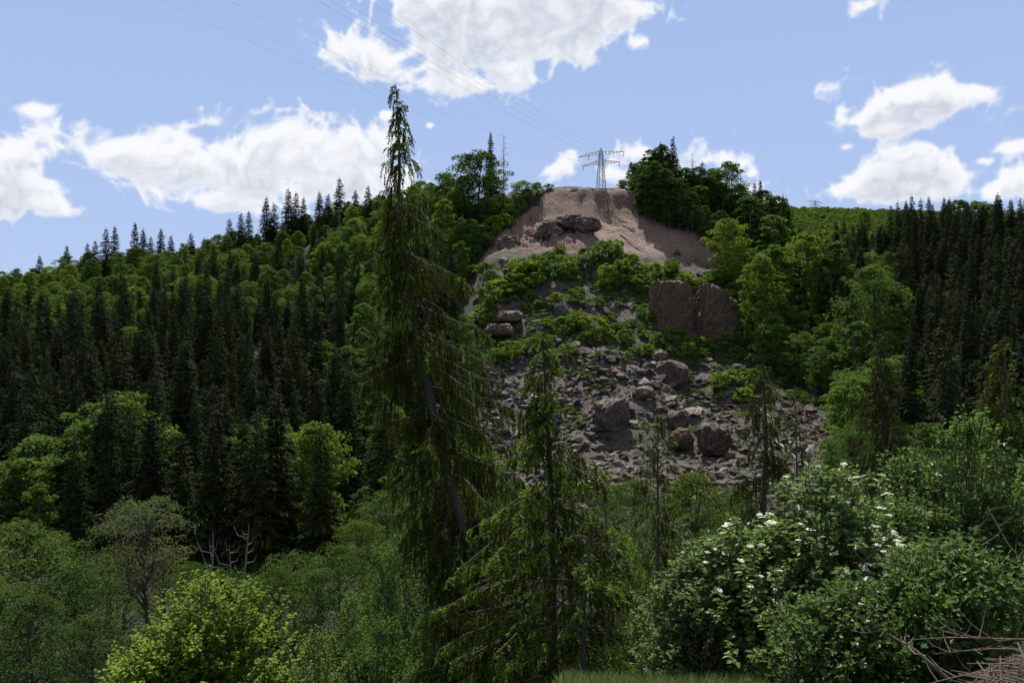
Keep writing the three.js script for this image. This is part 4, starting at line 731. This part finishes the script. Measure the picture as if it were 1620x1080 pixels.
const lerpTable = (tab) => (m) => { let i = 0; while (i < tab.length - 2 && m > tab[i + 1][0]) i++; const [a, b] = tab[i], [c, e] = tab[i + 1]; return mix(b, e, clamp((m - a) / (c - a))); };
nearSpruce(22, 765, [[742, 900], [715, 780], [697, 700], [676, 610], [656, 510], [640, 420], [632, 330], [631, 230], [626, 132]], 'tall ragged spruce with a leaning trunk towering over the valley', { seed: 1101, reach: ((f) => (m, a) => f(m) * (0.8 + 0.25 * Math.cos(a)))(lerpTable([[0, 0.12], [0.8, 0.35], [1.3, 0.55], [2.0, 0.62], [2.6, 0.5], [3.0, 1.2], [4.2, 1.75], [6, 2.2], [8, 2.5], [10.5, 2.7], [13, 2.5], [16, 1.6]])), twigs: 32, step: 0.05, hang: 0.95, fresh: 0.18, thin: 0.62, gap: 1.8 });
nearSpruce(16.5, 874, [[873, 900], [870, 750], [864, 640], [858, 528]], 'middle spruce with bright new shoots and a straight trunk', { seed: 1102, reach: lerpTable([[0, 0.1], [0.6, 0.28], [1.4, 0.4], [2, 0.75], [3, 1.35], [4.5, 2.15], [6, 2.6], [8.5, 2.5]]), r0: 0.13, fresh: 0.45, hang: 0.6, step: 0.045, twigs: 30, thin: 0.85, gap: 1.1 });
nearSpruce(15, 926, [[924, 960], [932, 880], [938, 826]], 'short young spruce leaning against the middle spruce', { seed: 1103, reach: lerpTable([[0, 0.2], [0.5, 0.8], [1.5, 1.3], [4, 1.5]]), r0: 0.07, fresh: 0.5, hang: 0.4, step: 0.07 });
nearSpruce(30, 1040, [[1041, 800], [1040, 655]], 'small thin spruce in front of the lower rubble', { seed: 1104, reach: lerpTable([[0, 0.15], [1, 0.5], [2.5, 0.8], [5, 1.1], [12, 1.2]]), r0: 0.13, fresh: 0.1, needle: 0.034, nl: 0.1, nw: 0.024, twigs: 15, step: 0.1 });
nearSpruce(26, 1209, [[1208, 800], [1212, 690], [1207, 572]], 'dark ragged spruce with a thick trunk right of the rubble', { seed: 1105, reach: lerpTable([[0, 0.15], [1, 0.5], [2.5, 0.9], [4, 1.25], [7, 1.5], [12, 1.4]]), r0: 0.24, fresh: 0.06, needle: 0.032, nl: 0.095, nw: 0.022, twigs: 20, hang: 0.75, step: 0.075, bare: 0.2 });
nearSpruce(34, 1262, [[1262, 800], [1258, 610]], 'thin grey-green spruce beside the dark ragged one', { seed: 1106, reach: lerpTable([[0, 0.12], [1.5, 0.5], [3, 0.8], [8, 1.0]]), r0: 0.11, fresh: 0.05, needle: 0.036, nl: 0.1, nw: 0.024, twigs: 13, step: 0.12, bare: 0.45 });
nearSpruce(30, 1398, [[1397, 760], [1396, 640], [1392, 536]], 'broad brownish spruce standing above the flowering bushes', { seed: 1107, reach: lerpTable([[0, 0.15], [1, 0.45], [2.5, 0.9], [4, 1.25], [7, 1.6], [12, 1.7]]), old: [0.032, 0.04, 0.008], r0: 0.18, fresh: 0.04, needle: 0.034, nl: 0.1, nw: 0.023, twigs: 20, hang: 0.7, step: 0.066, bare: 0.25 });
nearSpruce(24, 1588, [[1588, 760], [1590, 640], [1592, 530]], 'green spruce at the right picture edge behind the bushes', { seed: 1108, reach: lerpTable([[0, 0.15], [1, 0.4], [2.5, 0.9], [4, 1.4], [7, 1.7], [12, 1.7]]), r0: 0.15, fresh: 0.3, needle: 0.032, nl: 0.095, nw: 0.022, twigs: 20, hang: 0.7, step: 0.066 });
console.log('near spruces ready');

// ------------------------------------------------------------------ bushes and saplings on the near bank
function bush(o) {                     // o: h, w, dp half widths, shoots, leaves, len, wide, color, stems
  const r = rng(o.seed), T = new GB(), C = new GB(), heads = [], d = V(), s = V(), f = V(), tmp = V(), up = V(0, 1, 0);
  const ph = [r() * 6.28, r() * 6.28, r() * 6.28], lobes = [...Array(o.lobes ?? 7).keys()].map((k, i, A) => { const a = i * 2.4 + r(), q = 0.62 * Math.sqrt((i + 0.3) / A.length), s = 0.42 + 0.22 * r(); return { x: Math.cos(a) * q, z: Math.sin(a) * q, y: i ? (1 - q * q) * (0.62 + 0.4 * r()) : 1, s }; });
  for (let k = 0; k < o.shoots; k++) {
    const a = r() * 6.283, t = Math.pow(r(), 0.75), el = mix(-0.25, 1.5, t), rr = 0.45 + 0.55 * Math.pow(r(), 0.4), wob = 1 + 0.2 * Math.sin(3 * a + ph[0] + 3 * t) + 0.13 * Math.sin(7 * a + ph[1] - 5 * t);
    const e = V(Math.cos(a) * Math.cos(el) * o.w * rr * wob, o.h * (0.34 + 0.62 * Math.sin(el) * rr * (0.85 + 0.15 * wob)), Math.sin(a) * Math.cos(el) * o.dp * rr * wob);
    { const b = lobes[Math.floor(r() * lobes.length)], y1 = Math.min(1, b.y), c = y1 - 0.3; e.set(o.w * (b.x + Math.cos(a) * Math.cos(el) * b.s * rr * wob), o.h * (c + Math.sin(el) * rr * 0.3 - (r() < 0.35 ? r() * c : 0)), o.dp * (b.z + Math.sin(a) * Math.cos(el) * b.s * rr * wob)); }
    if (e.y < 0.05) e.y = 0.05;
    const b = V(e.x * 0.12, 0, e.z * 0.12), dir = V(e.x * 0.6 / o.w, 0.75, e.z * 0.6 / o.dp).normalize(), l = o.shoot * (0.6 + 0.8 * r());
    if (k % o.stemEach === 0) { const m1 = b.clone().lerp(e, 0.5).add(V(0, 0.12 * o.h, 0)), m0 = b.clone().lerp(m1, 0.5).add(V((r() - 0.5) * 0.15, 0, (r() - 0.5) * 0.15)); T.tube([V(b.x, -0.3, b.z), m0, m1, e], [o.stem, o.stem * 0.75, o.stem * 0.5, o.stem * 0.2], 5, BARK); }
    const tip = e.clone().addScaledVector(dir, l); T.tube([e.clone().addScaledVector(dir, -l * 0.4), tip], [o.stem * 0.22, o.stem * 0.1], 3, BARK);
    const tone = vary(o.color, r, 0.18), n = Math.round(o.leaves * (0.7 + 0.6 * r()));
    for (let j = 0; j < n; j++) {
      const u = (j + r()) / n, q = e.clone().addScaledVector(dir, l * u); onUnit(r, tmp); d.copy(tmp).addScaledVector(dir, 0.5).addScaledVector(V(e.x / o.w, 0, e.z / o.dp), 0.5); d.y = d.y * 0.5 - o.droop * r() + 0.15; if (o.tilt) d.y *= o.tilt; d.normalize();
      f.copy(up).addScaledVector(onUnit(r, tmp), o.tilt ?? 1.05); s.crossVectors(d, f).normalize(); f.crossVectors(s, d).normalize();
      const L = o.len * (0.55 + 0.75 * r()) * (1 - 0.3 * u); q.addScaledVector(d, 0.02);
      C[o.far ? 'leaf' : 'oval'](q, d.clone().multiplyScalar(L), s.multiplyScalar(L * o.wide), f.multiplyScalar(L * 0.1), vary(tone, r, 0.2));
    }
    if (e.y > o.h * 0.42) heads.push([tip, t]);
  }
  return { stems: T.build(true), leaves: C.build(), heads };
}
function addBush(name, label, px, pyTop, d, wpx, o, mat = M.hero, bark = M.bark) {
  const g = ground(px, d, 0.15), h = (540 - pyTop) / F * d - g.y, q = bush({ shoots: 900, leaves: 12, len: 0.09, wide: 0.3, stem: 0.025, stemEach: 9, shoot: 0.3, droop: 0.6, color: [0.06, 0.12, 0.03], ...o, h, far: d > 15, w: wpx / F * d / 2, dp: wpx / F * d / 2 * (o.deep ?? 0.8) });
  const t = thing(name, label, 'bush', g); mesh('stems', q.stems, bark, t); mesh('leaves', q.leaves, mat, t); return [t, q, h];
}
const shiny = foliage(1, 1, 1, 0.55), matte = foliage(1, 1, 1, 0.55); shiny.clearcoat = 0.45; shiny.clearcoatRoughness = 0.38;
const [vib, vq, vh] = addBush('viburnum_bush', 'flowering bush with flat white blossom heads and oval leaves', 1290, 752, 10.4, 400, { seed: 2001, lobes: 12, shoots: 1600, leaves: 11, tilt: 0.7, len: 0.125, wide: 0.29, color: [0.115, 0.175, 0.04], shoot: 0.24 }, shiny);
{ // blossom heads
  const r = rng(2100), g = new GB(), up = V(0, 1, 0); for (let k = 0; k < 46; k++) { const a = r() * 6.28, q = Math.sqrt(r()) * 0.042, y = 0.014 - q * q * 5 + 0.006 * r(), t = r() * 6.28; g.leaf(V(Math.cos(a) * q, y, Math.sin(a) * q), V(Math.cos(t) * 0.016, 0.003, Math.sin(t) * 0.016), V(-Math.sin(t) * 0.006, 0.002, Math.cos(t) * 0.006), V(0, 0.002, 0), [1, 1, 1]); }
  const head = g.build(); let n = 0; for (const [p, t] of vq.heads) { if (r() > 0.28 || n >= 240) continue; n++; const m = mesh('blossom_head', head, M.blossom, vib); m.position.copy(p).add(V(0, 0.02, 0)); m.scale.setScalar(0.8 + 0.6 * r()); m.rotation.set((r() - 0.5) * 0.6, r() * 6, (r() - 0.5) * 0.6); }
}
addBush('pale_bush', 'pale green small-leaved bush at the left end of the bushes', 1125, 868, 11, 230, { seed: 2002, shoots: 1500, leaves: 12, tilt: 0.7, len: 0.075, wide: 0.34, color: [0.14, 0.19, 0.06], shoot: 0.22 }, matte);
addBush('willow_bush', 'tall dark green glossy bush rising at the right', 1515, 672, 13.5, 360, { seed: 2003, lobes: 12, shoots: 2300, leaves: 13, len: 0.1, wide: 0.3, color: [0.092, 0.16, 0.027], stem: 0.035 }, shiny);
addBush('willow_bush', 'glossy bush filling the right picture edge below the spruce', 1640, 742, 12.5, 260, { seed: 2004, shoots: 1500, leaves: 13, len: 0.1, wide: 0.3, color: [0.092, 0.16, 0.027] }, shiny);
addBush('hedge_bush', 'mid-green bush between the flowering bush and the tall glossy bush', 1405, 820, 10.8, 260, { seed: 2005, shoots: 1400, leaves: 12, len: 0.085, wide: 0.29, color: [0.088, 0.155, 0.025] }, shiny);
addBush('hedge_bush', 'dark leafy bush low on the right above the dead branches', 1490, 892, 8.6, 330, { seed: 2006, shoots: 1500, leaves: 11, len: 0.09, wide: 0.32, color: [0.07, 0.132, 0.02] }, shiny);
addBush('hedge_bush', 'low leafy bush in the middle of the bottom right thicket', 1330, 960, 8.4, 240, { seed: 2007, shoots: 800, leaves: 11, len: 0.09, wide: 0.32, color: [0.075, 0.13, 0.022] }, shiny);
addBush('hedge_bush', 'leafy undergrowth bush below the rounded bright tree', 1110, 845, 24, 170, { seed: 2008, shoots: 700, leaves: 12, len: 0.11, wide: 0.32, color: [0.07, 0.125, 0.018] }, matte);
// left and middle of the bank
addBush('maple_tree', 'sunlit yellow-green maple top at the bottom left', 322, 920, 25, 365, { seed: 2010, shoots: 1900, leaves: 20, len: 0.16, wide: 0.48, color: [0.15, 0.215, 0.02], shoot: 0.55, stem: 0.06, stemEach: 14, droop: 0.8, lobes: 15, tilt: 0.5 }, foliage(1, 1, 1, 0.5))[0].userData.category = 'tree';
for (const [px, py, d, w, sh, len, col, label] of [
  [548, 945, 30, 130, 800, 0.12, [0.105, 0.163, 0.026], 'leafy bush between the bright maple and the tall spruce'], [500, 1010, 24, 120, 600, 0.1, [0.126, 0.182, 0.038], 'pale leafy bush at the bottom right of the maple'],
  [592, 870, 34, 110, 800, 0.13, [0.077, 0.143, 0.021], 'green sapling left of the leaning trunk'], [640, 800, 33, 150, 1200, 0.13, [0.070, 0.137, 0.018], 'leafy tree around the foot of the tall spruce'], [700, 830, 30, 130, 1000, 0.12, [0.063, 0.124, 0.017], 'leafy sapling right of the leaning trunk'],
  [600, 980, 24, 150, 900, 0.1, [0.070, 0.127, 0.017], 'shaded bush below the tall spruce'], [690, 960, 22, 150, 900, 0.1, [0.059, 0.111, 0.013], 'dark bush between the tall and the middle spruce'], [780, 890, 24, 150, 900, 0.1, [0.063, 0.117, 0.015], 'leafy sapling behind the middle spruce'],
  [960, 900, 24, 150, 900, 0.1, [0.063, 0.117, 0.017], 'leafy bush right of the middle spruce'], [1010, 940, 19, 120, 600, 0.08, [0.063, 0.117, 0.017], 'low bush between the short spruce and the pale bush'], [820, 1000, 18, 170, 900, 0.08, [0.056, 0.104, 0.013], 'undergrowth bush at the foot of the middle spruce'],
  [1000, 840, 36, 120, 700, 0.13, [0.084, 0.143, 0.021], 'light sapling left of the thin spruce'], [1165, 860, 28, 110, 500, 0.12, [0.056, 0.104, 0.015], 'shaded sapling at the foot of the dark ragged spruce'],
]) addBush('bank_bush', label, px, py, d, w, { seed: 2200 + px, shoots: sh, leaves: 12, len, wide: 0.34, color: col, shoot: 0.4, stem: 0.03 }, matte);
{
  // grass on the edge of the bank
  const r = rng(77), g = new GB(), s = V();
  for (let k = 0; k < 12000; k++) { const z = -mix(7.5, 12.5, r()), x = mix(0.6, 3.4, r()), p = V(x, H(x, z) - 0.02, z), h = 0.1 + 0.22 * r(), a = r() * 6.28, b = 0.12 * r() + 0.03; s.set(-Math.sin(a), 0, Math.cos(a)).multiplyScalar(0.004 + 0.003 * r()); const c = vary(r() < 0.2 ? [0.16, 0.15, 0.06] : [0.075, 0.12, 0.03], r, 0.25), m = p.clone().add(V(Math.cos(a) * b * 0.3, h * 0.6, Math.sin(a) * b * 0.3)), e = p.clone().add(V(Math.cos(a) * b, h, Math.sin(a) * b)); const i0 = g.v(p.x + s.x, p.y, p.z + s.z, c), i1 = g.v(p.x - s.x, p.y, p.z - s.z, c), i2 = g.v(m.x + s.x, m.y, m.z + s.z, c), i3 = g.v(m.x - s.x, m.y, m.z - s.z, c), i4 = g.v(e.x, e.y, e.z, c); g.t(i0, i1, i2); g.t(i1, i3, i2); g.t(i2, i3, i4); }
  const o = mesh('grass', g.build(), M.hero, scene); o.userData = { kind: 'stuff', label: 'tall grass along the edge of the near bank', category: 'grass' };
  // dead branches
  const D = (pts, r0, label) => { const q = new GB(), n = pts.length; q.tube(pts, pts.map((_, i) => 0.7 * r0 * (1 - 0.8 * i / (n - 1))), 6, BARK); for (let k = 0; k < 10; k++) { const i = Math.floor(r() * (n - 1)), b = pts[i].clone().lerp(pts[i + 1], r()), l = 0.15 + 0.4 * r(); const v = onUnit(r); v.y = Math.abs(v.y) * 0.6; q.tube([b, b.clone().addScaledVector(v, l * 0.6), b.clone().addScaledVector(v, l).add(V(0, 0.05, 0))], [r0 * 0.35, r0 * 0.25, r0 * 0.08], 4, BARK); } single('dead_branch', q.build(true), M.brush, label, 'branch', V(0, 0, 0)); };
  D([at(1505, 1078, 7.6), at(1450, 1030, 7.8), at(1400, 1000, 8.0), at(1350, 985, 8.2), at(1300, 965, 8.4), at(1262, 938, 8.6)], 0.035, 'long bare branch slanting across the flowering bush');
  D([at(1560, 975, 8.6), at(1525, 925, 8.8), at(1480, 900, 9), at(1400, 892, 9.2), at(1350, 890, 9.4)], 0.025, 'thin dead branch lying across the right bushes');
  D([at(1625, 1012, 7.2), at(1560, 1010, 7.2), at(1500, 1008, 7.3), at(1440, 1012, 7.5)], 0.016, 'upper horizontal dead branch over the brushwood');
  D([at(1625, 1028, 7.0), at(1570, 1026, 7.1), at(1520, 1030, 7.2), at(1480, 1034, 7.3)], 0.014, 'lower horizontal dead branch over the brushwood');
  D([at(1640, 1030, 6.6), at(1570, 1058, 6.7), at(1500, 1074, 6.9), at(1430, 1092, 7.1)], 0.022, 'curved dead branch along the top of the brushwood pile');
  D([at(1628, 900, 10), at(1595, 860, 10.2), at(1570, 815, 10.5), at(1562, 800, 10.6)], 0.016, 'bare twig standing up at the right picture edge');
  D([at(1580, 900, 10), at(1550, 860, 10), at(1535, 830, 10.1)], 0.018, 'reddish bare stem in the right bushes');
  const q = new GB(); for (let k = 0; k < 900; k++) { const bx = mix(1520, 1700, Math.sqrt(r())), b = at(bx, mix(mix(1085, 1036, (bx - 1520) / 120), 1150, r()), mix(5.6, 7, r())), a = Math.PI * (0.9 + 1.5 * (r() - 0.5) * r()), l = 0.15 + 0.6 * r() * r(), v = V(Math.cos(a) * l, (r() - 0.55) * 0.4, (r() - 0.5) * 0.7); q.tube([b.clone().sub(v.clone().multiplyScalar(0.5)), b.clone().add(V((r() - 0.5) * 0.06, 0.05 * r(), 0)), b.clone().addScaledVector(v, 0.5)], [0.006, 0.005, 0.002], 4, BARK); }
  const br = mesh('brushwood', q.build(true), M.brush, scene); br.userData = { kind: 'stuff', label: 'heap of dead brown brushwood in the bottom right corner', category: 'brushwood' };
}
shade(scene);
let tris = 0; const seenG = new Set(); scene.traverse((o) => { if (o.isMesh && !seenG.has(o.geometry.uuid)) { seenG.add(o.geometry.uuid); tris += (o.geometry.index ?? o.geometry.attributes.position).count / 3; } });
console.log('triangles', Math.round(tris));
renderer.render(scene, camera);
